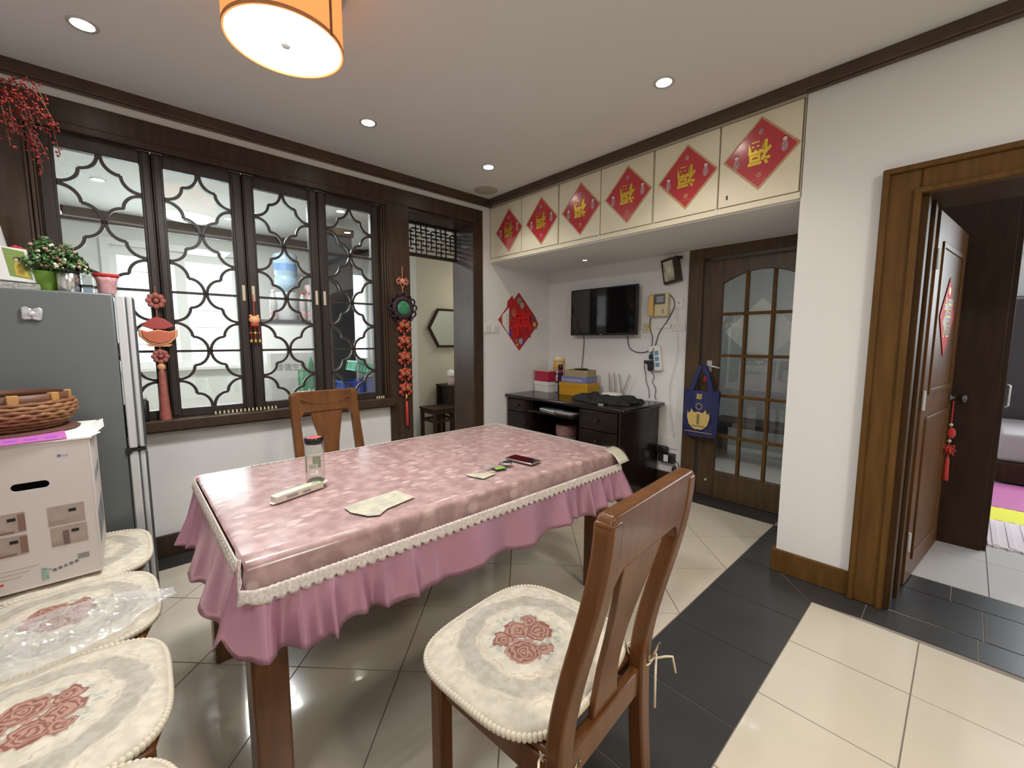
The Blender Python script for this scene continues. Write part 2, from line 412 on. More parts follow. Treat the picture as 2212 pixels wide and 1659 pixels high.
# cream tiles laid diagonally inside the dark border
dx, dy = .2935, .2885
for i in range(0, 9):
    for j in range(-11, 7):
        if (i+j) % 2: continue
        cx, cy = -.84-i*dx, 1.872+j*dy
        # lattice corners at cx,cy ; tile centre one step to the left
        c0 = (cx-dx, cy); P_ = [(c0[0]-dx, c0[1]), (c0[0], c0[1]-dy), (c0[0]+dx, c0[1]), (c0[0], c0[1]+dy)]
        P_ = clip(P_, -3.005, -.84, -1.25, 3.31)
        if len(P_) > 2: tile(P_, m_tile)
for j in range(-11, 7):
    if j % 2 == 0: continue
    P_ = clip([(-.84-dx, 1.872+j*dy), (-.84, 1.872+(j-1)*dy), (-.84+dx, 1.872+j*dy), (-.84, 1.872+(j+1)*dy)], -3.005, -.84, -1.25, 3.31)
    if len(P_) > 2: tile(P_, m_tile)
# cream tiles laid square to the right
for i in range(0, 8):
    for j in range(0, 9):
        x1_ = -.047+.4*(i); x0_ = x1_-.4
        if i == 0: x0_ = -.435
        tile([(x0_, 2.05-.4*(j)), (x1_, 2.05-.4*j), (x1_, 2.05-.4*(j-1) if j else 2.448), (x0_, 2.05-.4*(j-1) if j else 2.448)] if j else [(x0_, 2.05), (x1_, 2.05), (x1_, 2.448), (x0_, 2.448)], m_tile)
# dark slate band, border strips and threshold
for k in range(9): tile([(-.84, 2.23-.4*(k+1)), (-.435, 2.23-.4*(k+1)), (-.435, 2.23-.4*k), (-.84, 2.23-.4*k)], m_dark, .0022)
tile([(-.84, 2.23), (-.435, 2.23), (-.435, 2.448), (-.63, 2.645), (-.84, 2.645)], m_dark, .0022)
tile([(-.84, 2.645), (-.655, 2.645), (-.655, 3.0), (-.84, 3.0)], m_dark, .0022)
tile([(-.84, 3.0), (-.655, 3.0), (-.655, 3.31), (-.84, 3.31)], m_dark, .0022)
tile([(-.435, 2.448), (-.245, 2.47), (-.245, 2.648), (-.63, 2.648)], m_dark, .0022)
tile([(-.245, 2.47), (.128, 2.48), (.128, 2.66), (-.245, 2.648)], m_dark, .0022)
for k in range(7): tile([(.128+.4*k, 2.48), (.528+.4*k, 2.48), (.528+.4*k, 2.66), (.128+.4*k, 2.66)], m_dark, .0022)
tile([(-.18, 2.662), (.145, 2.662), (.145, 2.966), (-.18, 2.966)], m_dark, .0026)
tile([(.145, 2.662), (.72, 2.662), (.72, 2.966), (.145, 2.966)], m_dark, .0026)
tile([(-.18, 2.968), (.038, 2.968), (.038, 3.155), (-.18, 3.155)], m_dark, .0026)
tile([(.038, 2.968), (.44, 2.968), (.44, 3.16), (.038, 3.155)], m_dark, .0026)
tile([(.44, 2.968), (.84, 2.968), (.84, 3.16), (.44, 3.16)], m_dark, .0026)
for k in range(6): tile([(-3.0+.36*k, 3.312), (-3.0+.36*(k+1), 3.312), (-3.0+.36*(k+1), 3.505), (-3.0+.36*k, 3.505)], m_dark, .0022)
for k in range(12): tile([(-3.19, -1.25+.4*k), (-3.007, -1.25+.4*k), (-3.007, -.85+.4*k if k < 11 else 3.5), (-3.19, -.85+.4*k if k < 11 else 3.5)], m_dark, .0022)
# light tiles of the bedroom
for i in range(5):
    for j in range(5):
        x0_, y0_ = -.38+(i-1)*.5+.05, 3.162+j*.5
        if i == 0: continue
        tile([(x0_, y0_), (x0_+.5, y0_), (x0_+.5, y0_+.5), (x0_, y0_+.5)], m_grey)
kf = struct(MB().box(-7.0, -3.5, -1.7, 5.2, -.006, .0).build('floor', mat('kitchen_floor', (.55, .52, .47), .25)))
kf = struct(MB().box(-.6, 2.9, 5.6, 7.4, -.008, .0).build('floor', m_grey))
kf = struct(MB().box(-3.3, -.5, 3.65, 5.6, -.008, .0).build('floor', m_grey))
kf = struct(MB().box(-.43, 2.99, BACK+.01, -1.16, -.008, -.001).build('floor', m_tile))

# ceiling
ceiling = struct(B(-3.5, RIGHT+.15, BACK-.15, 3.8, ZC, ZC+.12).build('ceiling', m_ceil))
struct(B(-7.1, -3.5, BACK-.1, 5.3, 2.62, 2.74).build('ceiling', m_kit))
struct(B(-3.3, 3.1, 3.8, 7.6, 2.55, 2.67).build('ceiling', m_ceil))
# walls
wl = MB()
wl.box(-3.49, XL, BACK-.15, 1.60, 0, .775)
wl.box(-3.49, XL, BACK-.15, -.27, .775, ZC)
wl.box(-3.49, XL, -.27, 2.555, 2.38, ZC)
wl.box(-3.49, XL, 1.585, 1.775, 0, 2.38)
wl.box(-3.49, XL, 2.45, YT, 0, 2.38); wl.box(-3.49, XL, 2.555, YT, 2.38, ZC)
struct(wl.build('wall_left', m_wall))
struct(B(-3.49, -.45, YT, YT+.12, 1.96, ZC).box(-3.49, -1.60, YT, YT+.12, 0, 1.96).box(-.60, -.45, YT, YT+.12, 0, 1.96).build('wall_recess', m_wall))
wb = MB().box(-.655, -.18, YN, 2.96, 0, ZC).box(-.655, -.42, 2.96, YT+.1, 0, ZC).box(-.18, .80, YN, 2.96, 1.98, ZC).box(.80, RIGHT, YN, 2.96, 0, ZC)
struct(wb.build('wall_back', m_wall))
struct(B(RIGHT, RIGHT+.12, BACK-.12, YN, 0, ZC).build('wall_right', m_wall))
struct(B(-3.49, RIGHT+.12, BACK-.12, BACK, 0, ZC).build('wall_front', m_wall))
# kitchen and passage walls beyond the lattice window
kw = MB()
kw.box(-6.35, -6.2, -1.8, -.03, 0, 2.62).box(-6.35, -6.2, 1.10, 2.53, 0, 2.62).box(-6.35, -6.2, -.03, 1.10, 0, .99).box(-6.35, -6.2, -.03, 1.10, 2.30, 2.62)
kw.box(-6.35, -6.2, 2.53, 2.78, 0, .99).box(-6.35, -6.2, 2.53, 2.78, 2.31, 2.62)
kw.box(-6.35, -5.0, 2.78, 2.90, 0, 2.62).box(-6.35, -3.49, -1.8, -1.7, 0, 2.62)
struct(kw.build('wall_kitchen', m_kit))
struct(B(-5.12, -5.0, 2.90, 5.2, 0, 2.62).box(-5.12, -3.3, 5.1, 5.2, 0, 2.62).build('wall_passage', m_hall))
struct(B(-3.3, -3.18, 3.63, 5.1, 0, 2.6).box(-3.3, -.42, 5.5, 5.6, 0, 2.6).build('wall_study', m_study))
struct(B(-.42, -.36, 3.0, 7.5, 0, 2.6).box(-.42, 3.0, 7.4, 7.5, 0, 2.6).box(2.9, 3.0, 2.96, 7.5, 0, 2.6).build('wall_bedroom', m_wall))
# crown trims, baseboards
m_crown = mat('crown_wood', (.085, .050, .030), .35, var=.3, scale=5, coat=.3, coatr=.25)
struct(B(XL, XL+.045, BACK, YN, 2.552, ZC).box(XL, XL+.03, BACK, YN, 2.545, 2.56).build('trim_1', m_crown, bevel=.005))
struct(B(XL, RIGHT, YN-.045, YN, 2.556, ZC).box(-.655, RIGHT, YN-.03, YN, 2.549, 2.56).build('trim_2', m_crown, bevel=.005))
struct(B(-3.49+.3, XL+.018, -.6, 1.60, 0, .135).build('baseboard_left', m_wood, bevel=.004))
struct(B(XL, XL+.018, 2.56, YT, 0, .135).build('baseboard_left', m_wood, bevel=.004))
struct(B(XL, -1.62, YT-.018, YT, 0, .135).build('baseboard_recess', m_wood, bevel=.004))
struct(B(-.675, -.315, YN-.02, YN, 0, .128).box(-.675, -.655, YN-.02, YT-.02, 0, .128).build('baseboard_back', m_casing, bevel=.004))
struct(B(.85, RIGHT, YN-.02, YN, 0, .128).build('baseboard_back', m_casing, bevel=.004))
struct(B(-1.60, -.66, YT-.06, YT+.0, -.002, .012).build('trim_3', m_dark))

# ---- wood surround of lattice window and doorway
XF = XL+.022
struct(B(XL-.02, XF, -.62, 2.555, 2.375, 2.50).box(XL-.01, XF+.012, -.5, 1.60, 2.345, 2.385).build('trim_4', m_wood, bevel=.006))
struct(B(XL-.02, XF, -.45, -.275, 0, 2.38).build('trim_5', m_wood, bevel=.006))
struct(B(XL-.02, XF, 1.585, 1.785, 0, 2.38).build('trim_6', m_wood, bevel=.006))
struct(B(XL-.02, XF, 2.44, 2.555, 0, 2.38).build('trim_7', m_wood, bevel=.006))
struct(B(-3.50, XL, 1.765, 1.785, 0, 2.36).box(-3.50, XL, 2.44, 2.46, 0, 2.36).box(-3.50, XL, 1.785, 2.44, 2.35, 2.376).build('trim_8', m_wood, bevel=.003))
# fluted mouldings round the window
fl_ = MB()
for a, b in ((1.535, 1.55), (1.556, 1.571), (1.577, 1.588)): fl_.box(XL-.03, XF+.008, a, b, .84, 2.345)
for a, b in ((-.288, -.277), (-.272, -.259), (-.256, -.25)): fl_.box(XL-.03, XF+.008, a, b, .84, 2.345)
struct(fl_.build('trim_9', m_wood, bevel=.004))
struct(B(XL-.28, XL+.085, -.55, 1.60, .775, .838).box(XL, XL+.07, -.55, 1.60, .765, .78).build('trim_10', m_wood, bevel=.014, bseg=3))
# transom lattice above the doorway
tr = struct(B(-3.475, -3.445, 1.785, 2.44, 2.055, 2.085).box(-3.475, -3.445, 1.785, 2.44, 2.335, 2.35).box(-3.475, -3.445, 1.785, 1.80, 2.085, 2.335).box(-3.475, -3.445, 2.425, 2.44, 2.085, 2.335).build('trim_11', m_woodw, bevel=.002))
def bar(y0, y1, z0, z1):
    B(-3.47, -3.45, y0, y1, z0, z1).build('lattice_bar', m_woodw, tr)
u_ = .0535; z0_ = 2.085; t_ = .0065
for k in range(12):
    yc = 1.80+u_*(k+.9)
    if yc > 2.42: break
    # uprights run between alternating rows
    if k % 4 == 0: bar(yc-t_, yc+t_, z0_, z0_+.115); bar(yc-t_, yc+t_, z0_+.15, z0_+.25)
    elif k % 4 == 2: bar(yc-t_, yc+t_, z0_+.05, z0_+.21)
    else: bar(yc-t_, yc+t_, z0_, z0_+.25)
for k in range(6):
    a = 1.80+u_*2*k
    for zz, off in ((.035, 0), (.075, 1), (.115, 0), (.150, 1), (.185, 0), (.215, 1)):
        aa = a+off*u_*1.0; bar(aa+.004, min(aa+u_*1.55, 2.425), z0_+zz-.005, z0_+zz+.006)

# ---- four lattice sashes with glass
PANES = [(-.186, .138), (.239, .561), (.688, 1.014), (1.138, 1.468)]
SASH = [(-.25, .186), (.190, .621), (.626, 1.074), (1.078, 1.53)]
ZB_, ZT_ = .887, 2.272
def quatre(y0, y1, parent):
    q = (ZT_-ZB_)/4; ym = (y0+y1)/2; X = XL-.012
    def arc(P0, P1):      # leaves P0 horizontally, arrives at P1 vertically
        return [(X, P0[0]+(P1[0]-P0[0])*math.sin(t*PI/16), P0[1]+(P1[1]-P0[1])*(1-math.cos(t*PI/16))) for t in range(9)]
    def barof(pts, r=.0075):
        mb = MB(); n = len(pts)
        for i, p in enumerate(pts):
            a = Vector(pts[max(0, i-1)]); b = Vector(pts[min(n-1, i+1)]); d = (b-a).normalized(); nn = Vector((0, -d.z, d.y))*r
            P = Vector(p)
            for (sx, sn) in ((-.011, -1), (.011, -1), (.011, 1), (-.011, 1)): mb.v.append((P.x+sx, P.y+nn.y*sn, P.z+nn.z*sn))
        for i in range(n-1):
            for k in range(4): mb.f.append((i*4+k, i*4+(k+1) % 4, i*4+4+(k+1) % 4, i*4+4+k))
        mb.f += [(3, 2, 1, 0), tuple((n-1)*4+k for k in range(4))]
        mb.build('lattice_bar', m_woodw, parent, bevel=.002)
    for k in range(4):
        for s in (-1, 1):
            ys = y0 if s < 0 else y1
            S = (ys, ZB_+(k+.5)*q)
            for zc in (ZB_+k*q, ZB_+(k+1)*q):
                C = (ym+s*.006, zc); Mi = ((ys+ym)/2, (S[1]+zc)/2); sg = 1 if zc > S[1] else -1
                barof(arc((S[0], S[1]+sg*.006), Mi)); barof(arc(Mi, C))
    for k in range(1, 4):
        B(X-.011, X+.011, y0, y1, ZB_+k*q-.007, ZB_+k*q+.007).build('glazing_bar', m_woodw, parent)
for i, ((y0, y1), (s0, s1)) in enumerate(zip(PANES, SASH)):
    fr = MB().box(XL-.045, XL-.004, s0, y0, .838, 2.345).box(XL-.045, XL-.004, y1, s1, .838, 2.345).box(XL-.045, XL-.004, y0, y1, .838, ZB_).box(XL-.045, XL-.004, y0, y1, ZT_, 2.345)
    fr.box(XL-.006, XL+.003, s0+.008, y0-.012, .85, 2.335).box(XL-.006, XL+.003, y1+.012, s1-.008, .85, 2.335)
    W_ = struct(fr.build('window_%d' % (i+1), m_woodw, bevel=.004))
    B(XL-.032, XL-.028, y0-.01, y1+.01, ZB_-.01, ZT_+.01).build('glass_pane', m_glass, W_)
    quatre(y0, y1, W_)
    for yy, zz in {1: ((.598, 1.60),), 2: ((.652, 1.60), (1.045, 1.60)), 3: ((1.10, 1.60),)}.get(i, ()):
        B(XL-.004, XL+.008, yy-.009, yy+.009, zz-.05, zz+.05).build('latch_plate', m_cabe, W_, bevel=.003)

struct(B(XL-.055, XL-.046, .165, .215, .84, 2.345).box(XL-.055, XL-.046, .60, .645, .84, 2.345).box(XL-.055, XL-.046, 1.055, 1.095, .84, 2.345).build('sash_gap_blocker', m_woodw))  # dark strips added behind the sashes to block light leaking through the gaps
# kitchen window, frames and casing
kwin = MB()
for a, b in ((-.03, .02), (.50, .60), (1.05, 1.10)): kwin.box(-6.30, -6.22, a, b, .99, 2.30)
kwin.box(-6.30, -6.22, -.03, 1.10, .99, 1.05).box(-6.30, -6.22, -.03, 1.10, 2.2, 2.30)
kwin.box(-6.2, -6.17, -.10, -.03, .92, 2.37).box(-6.2, -6.17, 1.10, 1.17, .92, 2.37).box(-6.2, -6.17, -.10, 1.17, 2.30, 2.37)
kwin.box(-6.2, -6.12, -.10, 1.17, .95, .99)
KW = struct(kwin.build('window_5', m_white, bevel=.004))
B(-6.262, -6.258, .02, .50, 1.05, 2.2).build('glass_pane', m_glass, KW); B(-6.262, -6.258, .60, 1.05, 1.05, 2.2).build('glass_pane', m_glass, KW)
kwin = MB().box(-6.30, -6.22, 2.53, 2.56, .99, 2.31).box(-6.30, -6.22, 2.75, 2.78, .99, 2.31).box(-6.30, -6.22, 2.53, 2.78, .99, 1.03).box(-6.30, -6.22, 2.53, 2.78, 2.26, 2.31)
KW = struct(kwin.build('window_6', m_white, bevel=.004)); B(-6.262, -6.258, 2.56, 2.75, 1.03, 2.26).build('glass_pane', m_glass, KW)
# window guard outside
g = thing('window_guard', 'thin horizontal metal bars outside the bright kitchen window', 'window guard', (-6.312, .5, 1.6))
for y in (-.52, .59): B(-.006, .006, y-.006, y+.006, -.61, .60).build('post', m_silver, g)
for z in (1.25, 1.45, 1.65, 1.85, 2.05): B(-.006, .006, -.53, .60, z-1.6-.005, z-1.6+.005).build('bar', m_silver, g)
struct(B(-6.2, -6.15, -1.7, 2.78, 2.54, 2.62).build('trim_12', m_wood))
struct(B(-6.2, -5.0, 2.73, 2.78, 2.54, 2.62).build('trim_13', m_wood))

# ---- casing of the bedroom door (right) and its open leaf
cs = MB()
cs.box(-.315, -.195, YN-.03, YN+.01, 0, 2.06).box(-.195, .80, YN-.03, YN+.01, 1.95, 2.06)
cs.box(-.325, -.300, YN-.045, YN+.0, 0, 2.075).box(-.325, .80, YN-.045, YN+.0, 2.05, 2.075)
cs.box(-.215, -.190, YN-.045, YN, 0, 1.965).box(-.215, .8, YN-.045, YN, 1.945, 1.97)
cs.box(.80, .92, YN-.03, YN+.01, 0, 2.06)
DR = struct(cs.build('door_1', m_casing, bevel=.006))
jb = B(-.195, -.165, YN-.01, 2.975, 0, 1.96).box(-.195, .80, YN-.01, 2.975, 1.945, 1.985).box(.78, .81, YN-.01, 2.975, 0, 1.96).box(-.165, -.150, 2.80, 2.94, 0, 1.945)
jb.build('door_jamb', mat('jamb_wood', (.075, .038, .014), .55, var=.3, scale=5, stretch=(7, 7, .7), spec=.12), DR, bevel=.004)
B(-.3, .9, 2.955, 2.985, 1.945, 2.07).box(-.32, -.18, 2.955, 2.985, 0, 2.07).build('door_jamb', m_casing, DR, bevel=.003)
leaf = thing('door_leaf', 'brown panelled bedroom door standing open, red paper diamond on it', 'door', (-.158, 2.965, 0))
d0 = Vector((-.158, 2.965, 0)); d1 = Vector((-.068, 3.775, 0)); leaf.rotation_euler = (0, 0, math.atan2(d1.y-d0.y, d1.x-d0.x))
LW = .815
lf = MB()
lf.box(0, LW, -.02, .02, .01, 1.935)
LB = lf.build('panel', m_leaf, leaf, bevel=.003)
mould = MB()
for (a, b, z0, z1) in ((.11, .70, 1.02, 1.80), (.11, .70, .12, .90)):
    for (p, q, r, s) in ((a, b, z0, z0+.03), (a, b, z1-.03, z1), (a, a+.03, z0, z1), (b-.03, b, z0, z1)): mould.box(p, q, -.027, -.019, r, s)
mould.build('moulding', m_leaf, leaf, bevel=.006)
B(.14, .67, -.0215, -.0195, 1.05, 1.77).box(.14, .67, -.0215, -.0195, .15, .87).build('inset_panel', m_leaf, leaf)
MB().lathe([(.028, 0), (.028, .006), (.012, .012), (.011, .035), (.026, .045), (.030, .058), (.024, .072), (0, .076)], 16, R=RX(PI/2)).build('knob', mat('dark_chrome', (.12, .11, .10), .2, .9), leaf, smooth=True).location = (.755, -.02, .955)
for z in (.25, 1.0, 1.7): MB().lathe([(.008, -.05), (.008, .05)], 8).build('hinge', m_silver, leaf).location = (.0, -.025, z)
# diamond on the leaf
m_dia = mat('diamond_red', (.62, .02, .02), .6, spec=.2)
dm = thing('door_diamond', 'red paper diamond with gold and black character on the open brown door', 'paper decoration', leaf.matrix_world.translation)
dm.location = leaf.location; dm.rotation_euler = leaf.rotation_euler
cxm, czm, hw, hh = .37, 1.43, .19, .215
MB().prism([(cxm-hw, czm), (cxm, czm+hh), (cxm+hw, czm), (cxm, czm-hh)], .024, .026, RX(PI/2)).build('paper', m_dia, dm)
text_obj('character', '福', .22, mat('dark_print', (.05, .015, .01), .4), dm, (cxm, -.0265, czm), (PI/2, 0, 0), .003)
text_obj('character_edge', '福', .22, m_gold, dm, (cxm, -.0262, czm), (PI/2, 0, 0), .007)
MB().ball((cxm, -.027, czm+.14), .022, sc=(1, .05, 1)).build('flower_print', m_gold, dm)
# tassel string on the knob
ts = thing('tassel_string', 'red knotted string with pale beads and tassel hanging from the door knob', 'tassel', (-.035, 3.66, .93))
MB().tube([(0, 0, .01), (0, .0, -.12), (.0, .01, -.2), (.0, 0, -.28), (.0, 0, -.42)], .0035).build('cord', m_red2, ts)
for z in (-.135, -.235): MB().ball((0, 0, z), .010).build('bead', mat('jade_pale', (.55, .70, .62), .2), ts, smooth=True)
MB().ball((0.005, 0, -.185), .02, sc=(1, .6, 1.7)).build('knot', m_red2, ts, smooth=True)
kn = MB()
for k in range(10):
    a = k*.63; kn.tube([(0, 0, -.27), (.03*math.cos(a), .03*math.sin(a), -.27-.02+.03*math.sin(a*2)), (.01*math.cos(a), .01*math.sin(a), -.31)], .005, 5)
kn.build('bow', m_red2, ts, smooth=True)
MB().lathe([(.004, -.33), (.010, -.35), (.011, -.40), (.014, -.48), (.0, -.482)], 12).build('tassel', m_red2, ts, smooth=True)

# ---- glazed door in the recess
cs = MB()
cs.box(-1.615, -1.495, YT-.03, YT+.13, 0, 2.045).box(-1.495, -.66, YT-.03, YT+.13, 1.955, 2.045)
GD = struct(cs.build('door_2', m_woodd, bevel=.005))
gx0, gx1 = -1.478, -.64; gz = 1.935
GX = [-1.345, -1.168, -.985, -.805]
GZ = [.235, .535, .862, 1.183, 1.508, 1.80]
lf = MB().box(gx0, GX[0]-.0, YT-.015, YT+.025, .015, gz).box(GX[3], gx1, YT-.015, YT+.025, .015, gz).box(GX[0], GX[3], YT-.015, YT+.025, .015, GZ[0])
# arched head
xs = [GX[0]+(GX[3]-GX[0])*k/16 for k in range(17)]
def archz(x):
    t = (x-(GX[0]+GX[3])/2)/((GX[3]-GX[0])/2); return 1.745+.085*(1-t*t)
for k in range(16):
    a, b = xs[k], xs[k+1]; vs = [(a, y, z) for y in (YT-.015, YT+.025) for z in (archz(a), gz)]+[(b, y, z) for y in (YT-.015, YT+.025) for z in (archz(b), gz)]
    lf.add(vs, [(0, 1, 5, 4), (2, 6, 7, 3), (0, 4, 6, 2), (1, 3, 7, 5)])
lo = lf.build('leaf', m_woodd, GD, bevel=.003)
mz = m_casing
for x in GX[1:3]: B(x-.011, x+.011, YT-.02, YT+.02, GZ[0], archz(x)).build('muntin', mz, GD, bevel=.003)
for z in GZ[1:5]: B(GX[0], GX[3], YT-.022, YT+.018, z-.011, z+.011).build('muntin', mz, GD, bevel=.003)
for i in range(3):
    for j in range(5):
        z1 = GZ[j+1] if j < 4 else 1.83
        B(GX[i], GX[i+1], YT+.003, YT+.006, GZ[j], z1).build('glass_pane', m_glassg, GD)
bp_ = B(-1.435, -1.395, YT-.022, YT-.014, 1.05, 1.14).build('handle_plate', m_silver, GD, bevel=.002)
MB().tube([(-1.415, YT-.02, 1.10), (-1.415, YT-.06, 1.10), (-1.38, YT-.065, 1.098), (-1.32, YT-.06, 1.085)], .008).build('lever', m_silver, GD, smooth=True)
MB().ball((-1.40, YT-.02, .15), .012).build('door_stop_knob', m_cabe, GD, smooth=True)
# paper diamond on the far side of the glass
pd = tag(MB().prism([(-1.07-.26, 1.37), (-1.07, 1.37+.25), (-1.07+.26, 1.37), (-1.07, 1.37-.25)], -(YT+.032), -(YT+.03), RX(PI/2)).build('paper_diamond', m_trans),
         'pale back of a paper diamond stuck behind the glazed door panes', 'paper decoration')
# things dimly seen through the glazed door
dk = mat('study_dark', (.045, .03, .025), .5)
bc = thing('study_bench', 'dark low bench glimpsed through the lower panes of the glazed door', 'bench', (-1.1, 4.9, 0))
B(-.8, .7, -.2, .2, .38, .44).build('seat', dk, bc, bevel=.01)
for x in (-.75, .65): B(x-.04, x+.04, -.18, .18, 0, .38).build('leg', dk, bc)
pc = thing('picture_frame', 'dark framed panel glimpsed through the top right panes of the glazed door', 'picture', (-.62, 5.47, 1.75))
B(-.3, .35, -.02, .02, -.3, .2).build('frame', dk, pc, bevel=.004)
B(-.22, .27, -.025, -.018, -.22, .12).build('picture', m_ward, pc)

# ================================================================= WALL CABINETS AND POSTERS
CX = [-3.18, -2.755, -2.325, -1.918, -1.497, -1.078, -.66]
place = ['against the corner of the lattice wall', 'in the middle of the row', 'at the right end beside the pillar']
for k in range(3):
    a, b = CX[2*k], CX[2*k+2]
    c = thing('wall_cabinet', 'cream two-door wall cabinet hung under the ceiling, '+place[k], 'cabinet', (a, YN, ZS), group='cream wall cabinets over the recess')
    B(0, b-a, .022, YT-YN-.01, .0, .51).build('carcass', m_cab, c, bevel=.002)
    B(0, b-a, .0, .024, .495, .51).build('rail', m_cabe, c); B(0, b-a, .0, .024, -.004, .028).build('rail', m_cab, c)
    mid = CX[2*k+1]-a
    for (p, q) in ((.008, mid-.004), (mid+.004, b-a-.008)):
        B(p, q, .0, .02, .034, .492).build('door', m_cab, c, bevel=.0025)
    B(mid-.012, mid+.002, -.004, .006, .0, .03).build('catch', m_white, c)
B(-.66, -.652, YN, YN+.02, ZS, 2.555).build('trim_14', m_cabe)['kind'] = 'structure'
struct(B(XL, -.655, YN+.02, YT, ZS-.012, ZS-.002).build('ceiling_recess', m_wall))
tag(MB().box(-.004, .004, -.003, 0, -.012, .012).build('keyhole_plate', m_black), 'tiny dark keyhole plate low on the last cabinet door', 'keyhole').location = (-1.025, YN-.0, 2.13)

PC = [(-2.915, 2.297, .18, .192), (-2.512, 2.298, .183, .195), (-2.10, 2.303, .186, .196), (-1.69, 2.31, .186, .193), (-1.272, 2.314, .189, .193), (-.861, 2.328, .192, .193)]
plab = ['red paper diamond on the first cabinet door, next to the lattice wall', 'red paper diamond on the second cabinet door from the corner',
        'red paper diamond with shining gold on the third cabinet door from the corner', 'red paper diamond on the third cabinet door from the pillar',
        'red paper diamond on the second cabinet door from the pillar', 'biggest looking red paper diamond, on the last cabinet door beside the pillar']
m_kid = mat('child_print', (.62, .38, .40), .5, var=.4, scale=60); m_face = mat('face_print', (.80, .62, .58), .5); m_hair = mat('hair_print', (.03, .02, .02), .5)
m_edge = mat('poster_edge', (.72, .42, .22), .5, var=.35, scale=90)
for i, (x, z, hw, hh) in enumerate(PC):
    p = thing('fortune_poster', plab[i], 'poster', (x, YN-.002, z), group='red paper diamonds on the wall cabinets')
    R = RX(PI/2)
    def dia(f, y0, y1): return MB().prism([(-hw*f, 0), (0, hh*f), (hw*f, 0), (0, -hh*f)], y0, y1, R)
    e = dia(1, 0, .0012).build('border', m_edge, p)
    dia(.93, .0012, .0018).build('paper', m_pred, p)
    text_obj('character', '福', .135, m_gold, p, (.0, -.0028, .0), (PI/2, PI, 0), .0035, sx=.88)
    for s in (-1, 1):
        px_, pz_ = s*hw*.62, (-.012 if s < 0 else .02)
        MB().ball((px_, -.0022, pz_-.018), .026, sc=(.62, .03, 1.15)).build('child_print', m_kid, p)
        MB().ball((px_, -.0026, pz_+.018), .011, sc=(1, .05, 1)).build('face_print', m_face, p)
        MB().ball((px_, -.0024, pz_+.025), .011, sc=(1, .04, .8)).build('hair_print', m_hair, p)
    MB().ball((0, -.002, hh*.58), .012, sc=(1, .05, 1.2)).build('child_print', m_kid, p)
    MB().lathe([(.006, 0), (.0125, 0), (.0125, .002), (.006, .002), (.006, 0)], 16, R=R).build('coin_print', m_edge, p).location = (0, -.0018, -.115)
    B(-.035, .035, -.0022, -.0018, -.138, -.1365).build('line_print', m_edge, p)

# poster on the left wall of the recess
p = thing('new_year_poster', 'large red paper diamond with a big red character on the white wall beside the switches', 'poster', (XL+.001, 3.048, 1.492))
R = Matrix(((0, 0, 1), (1, 0, 0), (0, 1, 0)))     # local x,y -> world y,z ; thickness along +x
MB().prism([(-.288, .012), (-.17, .145), (-.165, .20), (-.10, .262), (-.075, .225), (-.005, .30), (.24, .06), (.288, -.02), (.0, -.30)], 0, .002, R).build('paper', mat('new_year_red', (.56, .035, .04), .4, var=.35, scale=30), p)
MB().prism([(-.235, .06), (-.19, .10), (-.145, .14), (-.145, -.13), (-.195, -.075), (-.235, -.03)], .002, .003, R).build('strip_print', m_paper, p)
MB().prism([(-.250, .04), (-.245, .05), (-.245, -.025), (-.250, -.02)], .002, .003, R).build('line_print', m_gold, p)
for k in range(5): MB().lathe([(.010, 0), (.014, 0), (.014, .001), (.010, .001)], 12, R=R).build('scroll_print', m_cabe, p).location = (.003, -.17+.006*(k % 2), .06-.04*k)
text_obj('character', '福', .275, mat('deep_red', (.42, .012, .015), .4), p, (.0035, .035, -.02), (PI/2, 0, PI/2), .013, sx=.95)
text_obj('character_face', '福', .275, mat('bright_red', (.70, .02, .02), .4), p, (.0050, .035, -.02), (PI/2, 0, PI/2), .008, sx=.95)
pcs = [((-.13, -.10), .018, (.03, .06, .45)), ((-.125, -.13), .014, (.03, .06, .45)), ((.0, .215), .035, (.28, .24, .12)), ((.04, .17), .03, (.5, .36, .32)), ((.22, .055), .016, (.05, .22, .08)), ((.215, .03), .015, (.04, .08, .4)),
       ((.225, -.02), .022, (.7, .55, .06)), ((.255, -.05), .016, (.12, .25, .06)), ((.02, -.20), .03, (.45, .4, .5)), ((.06, -.215), .018, (.08, .1, .45)), ((-.045, -.195), .018, (.25, .22, .1)), ((-.03, -.235), .014, (.75, .5, .1)), ((-.08, .09), .034, (.45, .14, .06)), ((-.12, .06), .028, (.22, .08, .05)), ((-.075, .065), .018, (.8, .3, .2))]
for k, ((a, b), r, c) in enumerate(pcs): MB().ball((.002+.0002*k, a, b), r, sc=(.04, 1, 1.1)).build('picture_print', mat('print_%d' % k, c, .5), p)

# ================================================================= RECESS WALL: TV, INTERCOM, CABLES
tv = thing('television', 'black flat television hung on the recess wall over the desk', 'television', (-2.422, YT-.045, 1.578))
tv.rotation_euler = (.0, 0, 0)
B(-.378, .378, -.055, -.015, -.227, .227).build('housing', m_black, tv, bevel=.006)
B(-.362, .362, -.058, -.054, -.205, .213).build('screen', m_blk2, tv)
B(-.15, .15, -.015, .044, -.12, .12).build('wall_bracket', m_black, tv, bevel=.004)
B(-.012, .012, -.060, -.055, -.221, -.215).build('badge', m_silver, tv)
pf = thing('small_picture', 'small dark-framed picture hanging tilted above the intercom', 'picture', (-1.765, YT-.006, 1.893)); pf.rotation_euler = (0, math.radians(-10), 0)
B(-.075, .075, -.045, 0, -.105, .105).build('frame', mat('frame_dark', (.04, .022, .018), .4), pf, bevel=.003)
mp_ = mat('misty_picture', (.62, .62, .45), .4, col2=(.09, .075, .055), scale=6)
